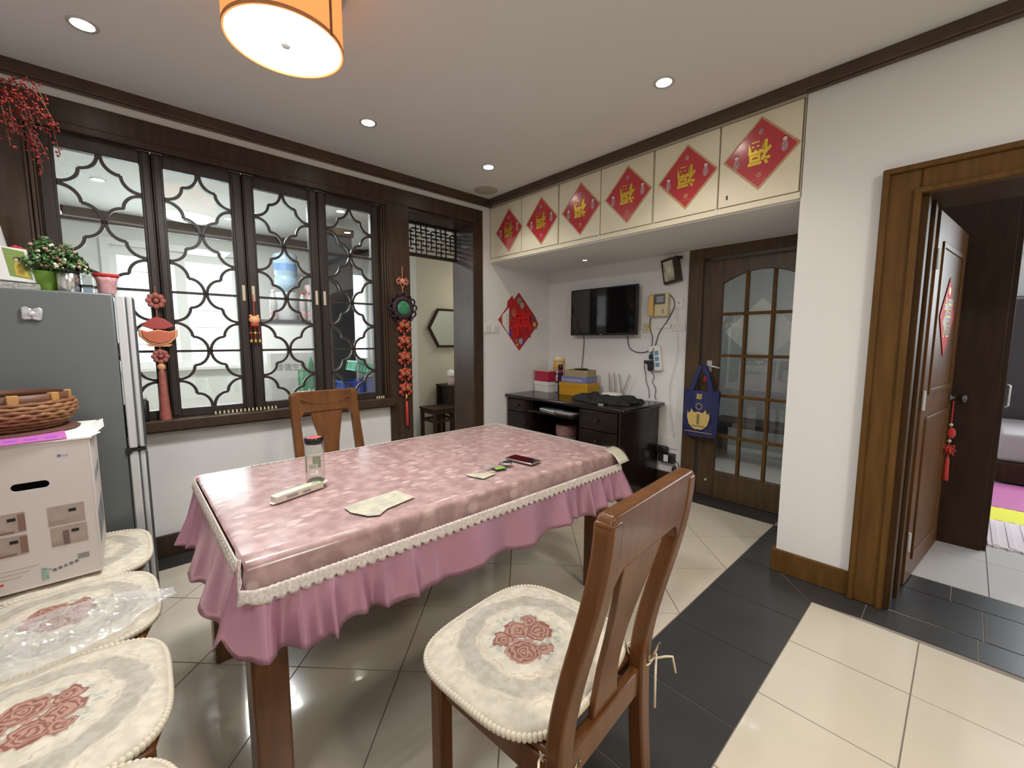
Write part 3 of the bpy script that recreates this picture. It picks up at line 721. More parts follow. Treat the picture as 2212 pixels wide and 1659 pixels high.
B(-.060, .030, -.0475, -.044, -.085, .085).build('print', mp_, pf)
MB().prism([(-.058, .082), (.028, .082), (.012, .02), (-.012, -.03), (-.04, .02)], .0475, .0482, RX(PI/2)).build('glow_print', mat('pale_print', (.68, .68, .52), .5), pf)
B(.075, .105, -.03, -.01, .075, .095).build('hook', m_black, pf)
ic = thing('intercom', 'yellowed video intercom with handset on the wall right of the television', 'intercom', (-1.862, YT-.002, 1.61)); ic.rotation_euler = (0, .0, 0)
B(-.04, .085, -.05, 0, -.10, .10).build('body', m_cream, ic, bevel=.008)
MB().prism([(-.098, -.095), (-.045, -.10), (-.045, .085), (-.06, .10), (-.092, .08)], .0, .065, RX(PI/2)).build('handset', mat('handset_yellow', (.72, .50, .18), .45), ic, bevel=.012)
B(-.036, .06, -.056, -.049, .005, .092).build('screen_bezel', mat('bezel_grey', (.12, .12, .14), .4), ic, bevel=.003)
B(-.015, .05, -.0585, -.055, .02, .072).build('screen', mat('screen_grey', (.35, .36, .36), .25), ic)
for k in range(5): B(.034, .052, -.0525, -.049, -.075+.008*k, -.071+.008*k).build('speaker_slot', mat('slot_blue', (.2, .22, .32), .5), ic)
def plate(name, label, x, z, w=.086, h=.086, group=None, col=None, vertical_axis=None):
    t = thing(name, label, 'switch' if 'switch' in name else 'outlet', (x, YT, z), group=group)
    B(-w/2, w/2, -.010, 0, -h/2, h/2).build('plate', col or m_white, t, bevel=.003); return t
t = plate('wall_outlet', 'small yellowed wall outlet below the intercom handset', -1.985, 1.415, col=m_cream)
for (a, b) in ((-.012, .01), (.012, .01), (0, -.018)): B(a-.002, a+.002, -.0115, -.0095, b-.007, b+.007).build('slot', m_black, t)
t = plate('wall_outlet', 'wide white outlet plate beside the glazed door casing', -1.70, 1.42, w=.13, h=.075)
B(-.055, .055, -.012, -.009, -.028, .028).build('cover', mat('off_white', (.72, .70, .64), .5), t, bevel=.003)
t = plate('cable_duct', 'faint white surface duct running between the two outlets', -1.83, 1.425, w=.15, h=.03)
t['category'] = 'cable duct'
t = plate('wall_outlet', 'white phone outlet right of the intercom near the casing', -1.70, 1.62, w=.075, h=.09)
B(-.008, .008, -.0125, -.009, -.008, .008).build('slot', m_cabe, t)
sw = []
for k, (yy, lab) in enumerate(((2.625, 'left one of the paired white light switches by the doorway casing'), (2.717, 'right one of the paired white light switches, nearer the red poster'))):
    t = thing('light_switch', lab, 'switch', (XL, yy, 1.415), group='paired light switches')
    B(0, .009, -.044, .044, -.043, .043).build('plate', m_white, t, bevel=.003)
    B(.008, .0125, -.032, .032, -.030, .030).build('rocker', mat('off_white', (.72, .70, .64), .5), t, bevel=.002)
# power strip
ps = thing('power_strip', 'white power strip with blue sockets hanging upright on the wall', 'power strip', (-1.89, YT-.002, 1.14)); ps.rotation_euler = (0, -.14, 0)
B(-.058, .058, -.032, 0, -.115, .115).build('housing', m_white, ps, bevel=.02, bseg=4)
m_blu = mat('socket_blue', (.15, .33, .50), .4)
for k in range(3):
    for s in (-1, 1): B(s*.024-.018, s*.024+.018, -.034, -.031, -.075+.052*k, -.037+.052*k).build('socket', m_blu, ps, bevel=.002)
MB().lathe([(.008, 0), (.008, .003)], 10, R=RX(PI/2)).build('switch_button', m_cabe, ps).location = (0, -.031, .09)
def cable(label, pts, m=None, r=.0035, name='cable'):
    # smooth the polyline (Catmull-Rom)
    P = [Vector(p) for p in pts]; out = []
    for i in range(len(P)-1):
        a, b, c, d = P[max(0, i-1)], P[i], P[i+1], P[min(len(P)-1, i+2)]
        for k in range(5):
            t = k/5; out.append(.5*((2*b)+(c-a)*t+(2*a-5*b+4*c-d)*t*t+(3*b-a-3*c+d)*t*t*t))
    out.append(P[-1])
    return tag(MB().tube(out, r, 6).build(name, m or m_black, smooth=True), label, 'cable')
Yc = YT-.012
plugm = mat('plug_black', (.02, .02, .022), .4)
for lab, x, z, w_, h_ in (('small black plug in the top socket of the power strip', -1.915, 1.158, .03, .035), ('black adapter plugged sideways into the power strip', -1.935, 1.108, .085, .03), ('square black charger in the lowest socket of the strip', -1.915, 1.062, .05, .055)):
    t = thing('plug', lab, 'plug', (x, YT-.036, z)); B(-w_/2, w_/2, -.03, 0, -h_/2, h_/2).build('body', plugm, t, bevel=.005); B(-.008, .008, -.036, -.028, -h_/2-.006, -h_/2+.008).build('cord_grip', plugm, t)
cable('black cable drooping from the television to the middle of the desk', [(-2.69, Yc-.02, 1.37), (-2.692, Yc, 1.30), (-2.70, Yc, 1.15), (-2.70, Yc-.02, 1.03), (-2.675, Yc-.06, .975), (-2.672, Yc-.10, .93)])
cable('black cable looping from the television to the power strip', [(-2.182, Yc-.02, 1.37), (-2.182, Yc, 1.32), (-2.165, Yc, 1.245), (-2.12, Yc, 1.205), (-2.05, Yc, 1.19), (-1.98, Yc, 1.20), (-1.94, Yc-.01, 1.225)])
cable('black cable from the intercom handset to the power strip', [(-1.955, Yc, 1.50), (-1.958, Yc, 1.42), (-1.93, Yc, 1.33), (-1.922, Yc-.02, 1.25)])
cable('black cable crossing from the intercom side down to the strip', [(-1.775, Yc, 1.69), (-1.745, Yc, 1.65), (-1.735, Yc, 1.59), (-1.79, Yc, 1.48), (-1.865, Yc, 1.37), (-1.895, Yc, 1.27), (-1.91, Yc-.06, 1.165)])
cable('thin dark cable hanging from the sideways adapter behind the cloth', [(-1.98, Yc-.03, 1.107), (-2.0, Yc, 1.06), (-1.985, Yc, 1.0), (-1.975, Yc, .93), (-1.945, Yc, .85), (-1.94, Yc, .78)], r=.0028)
cable('thin dark cable from the lowest charger to the desk corner', [(-1.915, Yc-.04, 1.03), (-1.90, Yc, .98), (-1.912, Yc, .93), (-1.88, Yc, .87), (-1.885, Yc, .80), (-1.87, Yc, .77)], r=.0028)
cable('pale thin wire curving down the wall beside the casing', [(-1.71, Yc, 1.60), (-1.70, Yc, 1.40), (-1.69, Yc, 1.20), (-1.74, Yc, .95), (-1.745, Yc, .80), (-1.715, Yc, .60), (-1.69, Yc, .45)], m_white, .003)
# low outlet with adapters
t = plate('wall_outlet', 'white low wall outlet crowded with black adapters behind the desk', -1.735, .40, w=.16, h=.10)
ad = thing('power_adapter', 'tangled black adapter on the low outlet behind the desk', 'adapter', (-1.78, YT-.04, .345)); B(-.07, .05, -.03, .028, -.03, .025).build('body', plugm, ad, bevel=.012)
ad = thing('power_adapter', 'black adapter with a white label on the low wall outlet', 'adapter', (-1.735, YT-.03, .27)); B(-.075, .065, -.03, .028, -.04, .04).build('body', plugm, ad, bevel=.006); B(-.02, .02, -.0315, -.029, -.03, .03).build('sticker', m_paper, ad)
ad = thing('cable_plug', 'thick black plug hanging lowest on the wall by the casing', 'plug', (-1.672, YT-.02, .155)); MB().lathe([(.012, -.06), (.02, -.05), (.02, .03), (.008, .05)], 12).build('body', plugm, ad, smooth=True)
cable('black cord from the labelled adapter to the lowest plug', [(-1.67, YT-.04, .27), (-1.635, YT-.02, .22), (-1.64, YT-.02, .16), (-1.672, YT-.02, .205)])

# ================================================================= DESK AND WHAT STANDS ON IT
DZ = .76
dk = thing('desk', 'black-brown writing desk with drawers against the recess wall', 'desk', (-2.49, 3.17, 0))
ox, oy = -2.49, 3.17
def D(x0, x1, y0, y1, z0, z1): return B(x0-ox, x1-ox, y0-oy, y1-oy, z0, z1)
D(-3.175, -1.775, 2.83, 3.485, DZ-.03, DZ).build('top', m_desk, dk, bevel=.012, bseg=3)
D(-3.15, -2.83, 2.87, 3.46, .04, DZ-.03).build('left_pedestal', m_desk, dk, bevel=.003)
D(-2.24, -1.83, 2.87, 3.46, .04, DZ-.03).build('right_pedestal', m_desk, dk, bevel=.003)
D(-1.845, -1.825, 2.86, 3.47, 0, DZ-.03).build('side_panel', m_desk, dk, bevel=.003)
D(-3.165, -3.145, 2.86, 3.47, 0, DZ-.03).build('side_panel', m_desk, dk, bevel=.003)
D(-2.83, -2.24, 3.44, 3.455, .25, DZ-.03).build('back_panel', m_desk, dk)
for (a, b, z0, z1) in ((-3.14, -2.84, .60, .715), (-2.23, -1.85, .555, .715), (-2.23, -1.85, .385, .545), (-2.23, -1.85, .07, .375)):
    d_ = D(a, b, 2.848, 2.872, z0, z1).build('drawer', m_desk, dk, bevel=.003)
    MB().lathe([(.005, 0), (.005, .012), (.013, .018), (.010, .026), (0, .028)], 12, c=((a+b)/2-ox, 2.848-oy, (z0+z1)/2), R=RX(PI/2)).build('knob', m_ward, d_, smooth=True)
d_ = D(-3.14, -2.84, 2.848, 2.872, .07, .59).build('door', m_desk, dk, bevel=.003)
MB().lathe([(.005, 0), (.005, .012), (.013, .018), (.010, .026), (0, .028)], 12, c=(-2.87-ox, 2.848-oy, .50), R=RX(PI/2)).build('knob', m_ward, d_, smooth=True)
D(-2.80, -2.26, 2.80, 3.15, .625, .645).box(-2.80-0, -2.26, 2.80, 2.815, .612, .66).build('keyboard_tray', m_desk, dk, bevel=.003)
kb = thing('magazine', 'folded pale magazine lying on the keyboard tray of the desk', 'magazine', (-2.62, 2.93, .646)); kb.rotation_euler = (0, 0, -.2)
B(-.11, .11, -.06, .06, 0, .012).build('pages', m_paper, kb, bevel=.003); B(-.11, .11, -.06, .06, .012, .014).build('cover', mat('cover_grey', (.3, .34, .38), .3), kb)
kb = thing('booklet', 'thin grey booklet on the right of the keyboard tray', 'booklet', (-2.40, 2.90, .646)); B(-.09, .09, -.05, .06, 0, .008).build('pages', mat('booklet_grey', (.42, .40, .36), .6), kb, bevel=.002)
tb = thing('waste_bin', 'grey waste bin lined with a pinkish bag under the desk', 'bin', (-2.53, 3.05, 0)); tb.scale = (.78, .78, 1)
MB().lathe([(.085, .0), (.09, .01), (.125, .50), (.12, .50), (.08, .02)], 20).build('bin', mat('bin_grey', (.22, .20, .21), .5), tb, smooth=True)
MB().lathe([(.118, .50), (.132, .515), (.136, .48), (.130, .42), (.124, .41)], 24, fn=lambda a, z: 1+.03*math.sin(9*a+z*40)).build('liner', mat('liner_pink', (.26, .13, .13), .5), tb, smooth=True)

def box_thing(name, label, cat, x, y, z, w, d, h, m, rz=0, bev=.002, lid=None):
    t = thing(name, label, cat, (x, y, z), rz)
    B(-w/2, w/2, -d/2, d/2, 0, h).build('body', m, t, bevel=bev); return t
t = box_thing('shoe_box', 'low white lidded box at the left end of the desk, under a red box', 'box', -3.03, 3.305, DZ, .225, .15, .105, m_white, -.12)
B(-.116, .116, -.078, .078, .07, .11).build('lid', m_white, t, bevel=.002); B(-.09, -.085, -.0765, -.074, .03, .042).build('mark', m_black, t)
t = thing('gift_box', 'crimson box with a pale rim stacked on the white box', 'box', (-3.03, 3.305, DZ+.111), -.12)
MB().prism([(-.112, -.072), (.116, -.078), (.12, .078), (-.112, .072)], 0, .105).build('body', mat('crimson_card', (.46, .02, .06), .4), t, bevel=.002)
B(-.122, .122, -.080, .080, .105, .117).build('lid', mat('lid_tan', (.62, .48, .36), .5), t, bevel=.003)
B(-.075, -.02, -.0775, -.0765, .030, .034).box(-.07, -.03, -.0775, -.0765, .022, .025).build('print', mat('faint_print', (.62, .18, .22), .5), t)
t = thing('orange_canister', 'orange cylinder canister with a cream top behind the crimson box', 'canister', (-2.99, 3.452, DZ))
MB().lathe([(.05, 0), (.056, .02), (.058, .24), (.054, .30), (.055, .315)], 24).build('body', mat('orange_plastic', (.85, .42, .12), .4), t, smooth=True)
MB().lathe([(.056, .312), (.058, .345), (.050, .365), (0, .367)], 24).build('cap', mat('cream_top', (.85, .74, .42), .4), t, smooth=True)
MB().lathe([(.018, 0), (.022, 0), (.022, .002), (.018, .002)], 20, R=RX(PI/2)).build('oval_print', m_green, t).location = (.0, -.0585, .245)
t = thing('umbrella', 'slim purple-black folded umbrella standing on the desk between the boxes', 'umbrella', (-2.80, 3.26, DZ))
MB().lathe([(.022, 0), (.026, .02), (.030, .15), (.026, .21), (.028, .215)], 16, fn=lambda a, z: 1+.05*math.sin(6*a)).build('canopy', mat('plum_cloth', (.035, .010, .035), .4), t, smooth=True)
MB().lathe([(.024, .215), (.025, .235), (.024, .24)], 16).build('band', mat('magenta_band', (.35, .06, .28), .3), t, smooth=True)
MB().lathe([(.022, .24), (.027, .25), (.027, .285), (.022, .298), (0, .30)], 16).build('handle', m_blk2, t, smooth=True)
t = thing('steel_flask', 'slim steel flask behind the folded umbrella', 'flask', (-2.895, 3.33, DZ))
MB().lathe([(.022, 0), (.024, .01), (.024, .17), (.018, .185)], 16).build('body', m_silver, t, smooth=True); MB().lathe([(.019, .185), (.019, .22), (0, .222)], 16).build('cap', m_silver, t, smooth=True); MB().lathe([(.0245, .10), (.0245, .118)], 16).build('band', m_black, t)
t = thing('glass_mug', 'clear glass mug with a handle behind the tan box', 'mug', (-2.80, 3.44, DZ))
MB().lathe([(.03, 0), (.034, .01), (.036, .20), (.033, .20), (.031, .012)], 18).build('body', film('mug_glass', (.85, .86, .84), white=.12), t, smooth=True)
MB().tube([(.034+.03*math.sin(PI*k/8), 0, .19-.08*k/8) for k in range(9)], .004).build('handle', m_silver, t, smooth=True)
t = box_thing('yellow_box', 'mustard yellow carton at the bottom of the stack on the desk', 'box', -2.60, 3.31, DZ, .34, .20, .125, mat('mustard_card', (.56, .30, .02), .45), .05)
B(-.172, .172, -.102, .102, .085, .127).build('lid', mat('mustard_card', (.56, .30, .02), .45), t, bevel=.003)
t = box_thing('blue_box', 'lavender blue flat box lying on the yellow carton', 'box', -2.60, 3.31, DZ+.1275, .30, .185, .062, mat('lavender_card', (.20, .22, .42), .4), .03)
B(-.145, .10, -.0935, -.092, .018, .034).build('print', mat('pale_blue_print', (.42, .42, .58), .5), t)
t = thing('tan_tray', 'tan open cardboard box on the blue one, top of the stack', 'box', (-2.58, 3.31, DZ+.190), .04)
B(-.13, .13, -.075, .075, 0, .06).build('body', mat('tan_card', (.38, .30, .17), .7), t, bevel=.002); B(-.12, .12, -.065, .065, .052, .063).build('inside', mat('tan_dark', (.18, .13, .07), .8), t)
for s in (-1, 1): MB().prism([(-.13, .05), (-.05, .06), (.05, .065), (.13, .05), (.13, 0), (-.13, 0)], s*.075-.001, s*.075+.001, RX(PI/2)).build('flap', mat('tan_card', (.38, .30, .17), .7), t)
t = thing('black_disc', 'thin round black dish on top of the tan box', 'dish', (-2.56, 3.29, DZ+.254))
MB().lathe([(.03, 0), (.065, .006), (.07, .012), (.064, .010), (0, .005)], 24).build('dish', m_black, t, smooth=True)
t = thing('wifi_router', 'white router with four grey antennas behind the black cloth', 'router', (-2.27, 3.40, DZ))
B(-.085, .085, -.06, .06, .015, .045).build('body', m_white, t, bevel=.014, bseg=3)
B(-.07, .07, -.045, .045, 0, .016).build('foot', m_black, t)
for (x, tx, y) in ((-.075, -.012, .055), (-.02, -.015, .06), (.055, -.03, .055), (.075, .07, .05)):
    MB().tube([(x, y, .03), (x, y+.012, .05), (x+tx, y+.012, .225)], lambda q: .0075 if q < .95 else .005, 8).build('antenna', mat('antenna_grey', (.32, .30, .29), .5), t, smooth=True)
# black cloth folded on the desk
t = thing('folded_cloth', 'black garment folded flat over the right half of the desk top', 'garment', (-2.17, 3.12, DZ))
def clothf(u, v):
    x = -.30+.60*u; y = -.14+.30*v
    e = min(u, 1-u, v, 1-v); h_ = .055*min(1, e*9)**.5
    hh_ = h_*(.75+.35*math.sin(u*9+v*4)*math.sin(v*7)+.2*math.sin(u*23+v*11)) if e > 0 else 0
    return (x+.018*math.sin(v*13), y+.03*math.sin(u*7+1)+.01*math.sin(u*29), max(.001, hh_)+.002)
MB().sheet(clothf, 44, 24).build('fabric', mat('black_cloth', (.012, .013, .012), .8, bump=.4, bscale=40), t, smooth=True)
MB().tube([(.28, -.02, .01), (.33, .0, .03), (.34, .06, .01)], .008).build('strap', m_black, t, smooth=True)
t = box_thing('phone_case', 'dark flat case with a pale edge at the front of the desk', 'case', -2.10, 2.94, DZ, .14, .07, .014, m_black, .1); B(.02, .07, -.037, -.034, .002, .012).build('edge', m_cabe, t)

# blue bag on the door handle
bg_ = thing('carrier_bag', 'navy blue carrier bag with a gold emblem hanging from the glazed door handle', 'bag', (-1.43, YT-.10, .72))
m_navy = mat('navy_bag', (.022, .026, .11), .6, bump=.3, bscale=20)
def bagf(s):
    def f(u, v):
        x = -.14+.28*u; z = -.185+.37*v
        b = math.sin(PI*u)*.035*(1-.35*v)+.006*math.sin(9*u+5*v)
        return (x*(1-.06*(1-v)), -s*(b+.012)+.0, z-.006*math.sin(PI*u))
    return f
MB().sheet(bagf(1), 16, 14).build('front_panel', m_navy, bg_, smooth=True); MB().sheet(bagf(-.8), 16, 14).build('back_panel', m_navy, bg_, smooth=True)
sg = MB()
for s in (-1, 1):
    sg.add([(s*.132, -.012, -.185), (s*.132, .010, -.185), (s*.14, .010, .185), (s*.14, -.012, .185)], [(0, 1, 2, 3)])
sg.add([(-.132, -.012, -.185), (.132, -.012, -.185), (.132, .010, -.185), (-.132, .01, -.185)], [(0, 1, 2, 3)]); sg.build('gusset', m_navy, bg_)
def strap(y):
    mb = MB(); L_ = [(-.08, .18), (-.055, .27), (-.012, .385), (.012, .385), (.05, .28), (.075, .18)]
    for (a, b), (c, d) in zip(L_, L_[1:]):
        mb.add([(a-.017, y, b), (a+.017, y, b), (c+.017, y, d), (c-.017, y, d)], [(0, 1, 2, 3)])
    return mb
strap(-.014).build('handle', m_navy, bg_, solid=.002); strap(.012).build('handle', m_navy, bg_, solid=.002)
m_gb = mat('bag_gold', (.62, .46, .16), .5)
text_obj('logo_character', '郎', .05, m_gb, bg_, (0, -.046, .135), (PI/2, 0, 0), .001)
em = [(-.085, .07), (-.08, .045), (-.062, .06), (-.058, .085), (-.035, .055), (0, .065), (.035, .055), (.058, .085), (.062, .06), (.08, .045), (.085, .07), (.09, .02), (.075, -.04), (.045, -.07), (.02, -.082), (0, -.078), (-.02, -.082), (-.045, -.07), (-.075, -.04), (-.09, .02)]
MB().prism([(a, b-.05) for a, b in em], .052, .054, RX(PI/2)).build('emblem', m_gb, bg_)
B(-.010, .010, -.0548, -.0540, -.09, -.005).box(-.05, .05, -.0548, -.054, -.108, -.100).build('emblem_print', mat('dull_gold', (.22, .16, .08), .5), bg_)
MB().lathe([(.022, 0), (.026, 0), (.026, .001), (.022, .001)], 20, R=RX(PI/2)).build('ring_print', m_gb, bg_).location = (0, -.045, .055)
B(-.11, .11, -.046, -.045, -.156, -.152).build('line_print', m_gb, bg_)
kt = thing('key_charm', 'small red knot charm with a brass key below the door handle', 'charm', (-1.415, YT-.055, 1.08))
MB().tube([(0, 0, .0), (-.01, 0, -.06)], .003).build('cord', m_goldm, kt); MB().ball((-.012, 0, -.09), .022, sc=(1, .5, 1.3)).build('knot', m_red, kt, smooth=True)

# ================================================================= CEILING FITTINGS
lampd = thing('ceiling_lamp', 'round drum ceiling lamp with an orange fabric band over the table', 'lamp', (-1.76, .51, 2.36))
MB().lathe([(.186, .006), (.12, .001), (.0, .0)], 40).build('diffuser', mat('lamp_diffuser', (.95, .95, .95), .5, emit=(.95, .98, 1), estr=3.2), lampd, smooth=True)
MB().lathe([(.188, .0), (.194, .0), (.194, .215), (.188, .215)], 48).build('shade', mat('orange_shade', (.75, .30, .10), .8, emit=(1, .34, .10), estr=.55), lampd, smooth=True)
MB().lathe([(.1942, .0), (.1955, .0), (.1955, .012), (.1942, .012)], 48).build('rim', mat('rim_orange', (.6, .25, .1), .6), lampd, smooth=True)
MB().lathe([(.205, .215), (.215, .225), (.215, .25), (.0, .25)], 40).build('base_plate', m_silver, lampd, smooth=True)
B(.1925, .197, -.005, .005, 0, .215, RZ(.55)).build('seam', mat('seam_brown', (.25, .12, .06), .6), lampd)
MB().lathe([(0, -.032), (.004, -.030), (.005, -.012), (.006, -.012), (.016, -.004), (.017, .0), (0, .001)], 20).build('finial', m_silver, lampd, smooth=True)
dl = [('near the fridge side of the room', 0), ('between the lamp and the lattice window', 1), ('nearest the far corner speaker', 2), ('in front of the cabinets', 3), ('above the table, nearest the camera', 4)]
for lab, i in dl:
    x, y = DOWN[i]
    t = thing('downlight', 'small round recessed ceiling light '+lab, 'light', (x, y, ZC), group='recessed ceiling lights')
    MB().lathe([(.036, -.001), (.048, -.006), (.052, -.002), (.052, 0)], 28).build('trim_ring', m_silver, t, smooth=True)
    MB().lathe([(.0, -.0035), (.037, -.003)], 28).build('bulb', mat('bulb_glow', (1, 1, 1), .5, emit=(1, .93, .82), estr=25), t)
t = thing('downlight', 'small round recessed light under the cabinets above the desk', 'light', (-2.455, 3.18, ZS-.012), group='recessed ceiling lights')
MB().lathe([(.018, -.001), (.026, -.004), (.028, 0)], 20).build('trim_ring', m_silver, t, smooth=True); MB().lathe([(0, -.002), (.018, -.002)], 20).build('bulb', mat('bulb_cool', (1, 1, 1), .5, emit=(.85, .95, 1), estr=5), t)
t = thing('ceiling_speaker', 'round flat speaker grille in the far corner of the ceiling', 'speaker', (-2.985, 2.445, ZC))
MB().lathe([(0, -.006), (.095, -.006), (.105, -.003), (.105, 0)], 32).build('grille', mat('speaker_grille', (.52, .49, .42), .8, bump=.5, bscale=300), t, smooth=True)
MB().ball((0, 0, -.007), .004).build('badge', m_cabe, t)

# ================================================================= HANGING ORNAMENTS ON THE LEFT WALL
XO = XL+.045
t = thing('carp_garland', 'string of five red carp pairs below a green medallion in a dark braided ring', 'ornament', (XO, 1.70, 1.56))
MB().tube([(0, 0, .33), (0, 0, .21)], .003).tube([(0, -.02, .20), (0, 0, .155), (0, .0, .12)], .003).tube([(0, .02, .20), (0, 0, .155)], .003).build('cord', mat('peach_cord', (.62, .25, .17), .6), t)
lo = MB()
for k in range(6):
    a = .35+k*PI/7.4*1.2
    for s in (-1, 1): lo.tube([(0, 0, .215), (.004, s*.03*(1+.12*k), .215+.03*math.cos(k)), (0, s*.052, .21+.012*math.sin(k*2)), (0, s*.035, .185), (0, 0, .205)], .0028, 5)
lo.ball((0, 0, .215), .022, sc=(.5, 1, 1)); lo.build('knot', mat('peach_cord', (.62, .25, .17), .6), t, smooth=True)
ring = MB(); m_plum = mat('plum_braid', (.028, .012, .022), .55)
for k in range(12):
    a = 2*PI*k/12; c = (0, .088*math.cos(a), .088*math.sin(a))
    pts = []
    for q in range(13):
        b = 2*PI*q/12; rr = .034; pts.append((.010*math.sin(2*b), c[1]+rr*math.cos(b+a), c[2]+rr*.9*math.sin(b+a)))
    ring.tube(pts, .0075, 6)
ring.lathe([(.055, -.012), (.085, -.014), (.098, 0), (.085, .012), (.055, .012), (.055, -.012)], 24, R=RY(PI/2))
ring.build('braided_ring', m_plum, t, smooth=True)
MB().lathe([(0, -.012), (.05, -.012), (.058, -.004), (.058, .008), (.05, .018), (.02, .015), (0, .016)], 28, R=RY(PI/2)).build('medallion', mat('jade_green', (.05, .28, .13), .35, var=.4, scale=50, bump=.6, bscale=60), t, smooth=True)
m_carp = mat('carp_red', (.55, .085, .05), .45, var=.5, scale=50)
zf = [1.415, 1.285, 1.155, 1.02, .895]
m_gb2 = mat('gold_bead', (.80, .55, .15), .3, .7)
MB().tube([(0, 0, -.14), (0, .005, -.98+.25), (0, .01, -.98+.03)], .002).build('cord', m_red2, t)
for z in zf:
    z -= 1.56; f = MB()
    for s in (-1, 1):
        f.ball((.0, s*.022+.006, z+.012), .03, 10, 6, (.6, .8, 1.1)); f.ball((.004, s*.048+.006, z-.022), .018, 8, 5, (.5, 1.1, .9)); f.ball((0, s*.036+.006, z+.03), .02, 8, 5, (.5, 1.2, .8)); f.ball((0, s*.030+.006, z-.04), .016, 8, 5, (.5, .9, 1))
    f.ball((0, .006, z+.042), .018, 8, 5, (.6, 1.3, .8)); f.build('carp_pair', m_carp, t, smooth=True)
    e = MB()
    for s in (-1, 1): e.lathe([(.006, 0), (.013, 0), (.013, .004), (.006, .004), (.006, 0)], 12, c=(.017, s*.022+.006, z+.008), R=RY(PI/2))
    e.build('scale_rings', m_gb2, t)
    MB().ball((0, .008, z-.063), .006).build('bead', m_gb2, t)
MB().lathe([(.002, -.705), (.008, -.712), (.006, -.735), (.009, -.745)], 12, c=(0, .012, 0)).build('tassel_cap', m_gb2, t, smooth=True)
MB().lathe([(.008, -.745), (.011, -.80), (.013, -.95), (0, -.955)], 12, c=(0, .013, -.02)).build('tassel', m_red2, t, smooth=True)

t = thing('ingot_tassel', 'faded red ingot-shaped hanging ornament with flower knots and a long tassel by the fridge', 'ornament', (XO, .158, 1.35))
m_fr = mat('faded_red', (.45, .14, .11), .55, var=.3, scale=40); m_pe = mat('peach_trim', (.75, .38, .18), .5)
MB().tube([(0, 0, .25), (0, 0, -.42)], .003).build('cord', m_fr, t)
def flower(z, name='flower_knot', r=.035):
    f = MB()
    for k in range(8):
        a = 2*PI*k/8; f.ball((.004, r*.75*math.cos(a), z+r*.75*math.sin(a)), r*.38, 8, 5, (.5, 1, 1))
    f.ball((.01, 0, z), r*.35, 8, 5); f.build(name, m_fr, t, smooth=True)
flower(.17, r=.042); flower(-.145, r=.038); flower(-.145+.02, r=.02)
MB().prism([(-.075, .03), (-.03, .07), (.0, .08), (.03, .07), (.075, .03), (.03, .01), (-.03, .01)], -.008, .010, Matrix(((0, 0, 1), (1, 0, 0), (0, 1, 0)))).build('top_plate', mat('faded_red2', (.42, .07, .06), .5), t, bevel=.004)
MB().prism([(-.088, .012), (-.05, -.002), (0, .008), (.05, -.002), (.088, .012), (.085, -.03), (.05, -.07), (.0, -.085), (-.05, -.07), (-.085, -.03)], -.012, .012, Matrix(((0, 0, 1), (1, 0, 0), (0, 1, 0)))).build('ingot_rim', m_pe, t, bevel=.005)
MB().prism([(-.074, .002), (-.05, -.006), (0, .002), (.05, -.006), (.074, .002), (.07, -.03), (.042, -.06), (0, -.072), (-.042, -.06), (-.07, -.03)], .012, .018, Matrix(((0, 0, 1), (1, 0, 0), (0, 1, 0)))).build('ingot', mat('orange_red', (.62, .16, .09), .45), t, bevel=.004)
MB().prism([(-.06, -.075), (.06, -.075), (.045, -.088), (-.045, -.088)], -.008, .008, Matrix(((0, 0, 1), (1, 0, 0), (0, 1, 0)))).build('foot_trim', m_pe, t)
MB().ball((0, 0, -.205), .02, sc=(.8, 1, 1.1)).build('bead', m_pe, t, smooth=True)
MB().lathe([(.008, -.215), (.016, -.24), (.020, -.36), (.028, -.50), (.033, -.56), (0, -.565)], 20, fn=lambda a, z: 1+.06*math.sin(9*a)).build('tassel', m_fr, t, smooth=True)

t = thing('cat_charm', 'small orange lucky cat charm with little bells on the window latch', 'ornament', (XO-.01, .642, 1.43))
MB().tube([(0, 0, .16), (0, 0, .03)], .003).build('cord', m_red2, t)
MB().ball((0, 0, .0), .030, sc=(.8, 1.1, .9)).ball((0, -.02, .025), .009).ball((0, .02, .025), .009).build('head', mat('cat_orange', (.85, .42, .22), .5), t, smooth=True)
MB().ball((0, 0, -.032), .026, sc=(.8, 1.1, .7)).build('body', m_carp, t, smooth=True)
for s in (-1, 0, 1):
    MB().tube([(0, s*.024, -.045), (0, s*.024, -.13)], .0015).build('cord', m_red2, t); MB().ball((0, s*.024, -.085), .009).build('bead', m_gold if s == 0 else m_carp, t, smooth=True)
    MB().lathe([(.003, .01), (.007, .004), (.010, -.012), (0, -.012)], 10, c=(0, s*.024, -.135)).build('bell', m_gb2, t, smooth=True)
# row of little beads on the sill
for k in range(20):
    y = .40+.0225*k if k < 16 else 1.46+.018*(k-16)
    t = tag(MB().lathe([(.004, 0), (.007, .004), (.005, .010), (.003, .014), (.006, .018), (0, .021)], 8).build('sill_figure', m_cream, smooth=True), 'tiny cream figure in the row along the window sill' if k < 16 else 'tiny cream figure in the short row at the right end of the sill', 'figurine', 'tiny figures left row on the sill' if k < 16 else 'tiny figures right row on the sill')
    t.location = (XL+.035, y, .838)
t = thing('dark_bottle', 'slim black bottle with a clear cap on the sill behind the fridge', 'bottle', (XL+.04, .07, .838))
MB().lathe([(.018, 0), (.020, .01), (.020, .115), (.012, .125)], 14).build('body', m_black, t, smooth=True); MB().lathe([(.012, .125), (.013, .14), (.006, .165), (0, .167)], 14).build('cap', m_white, t, smooth=True)

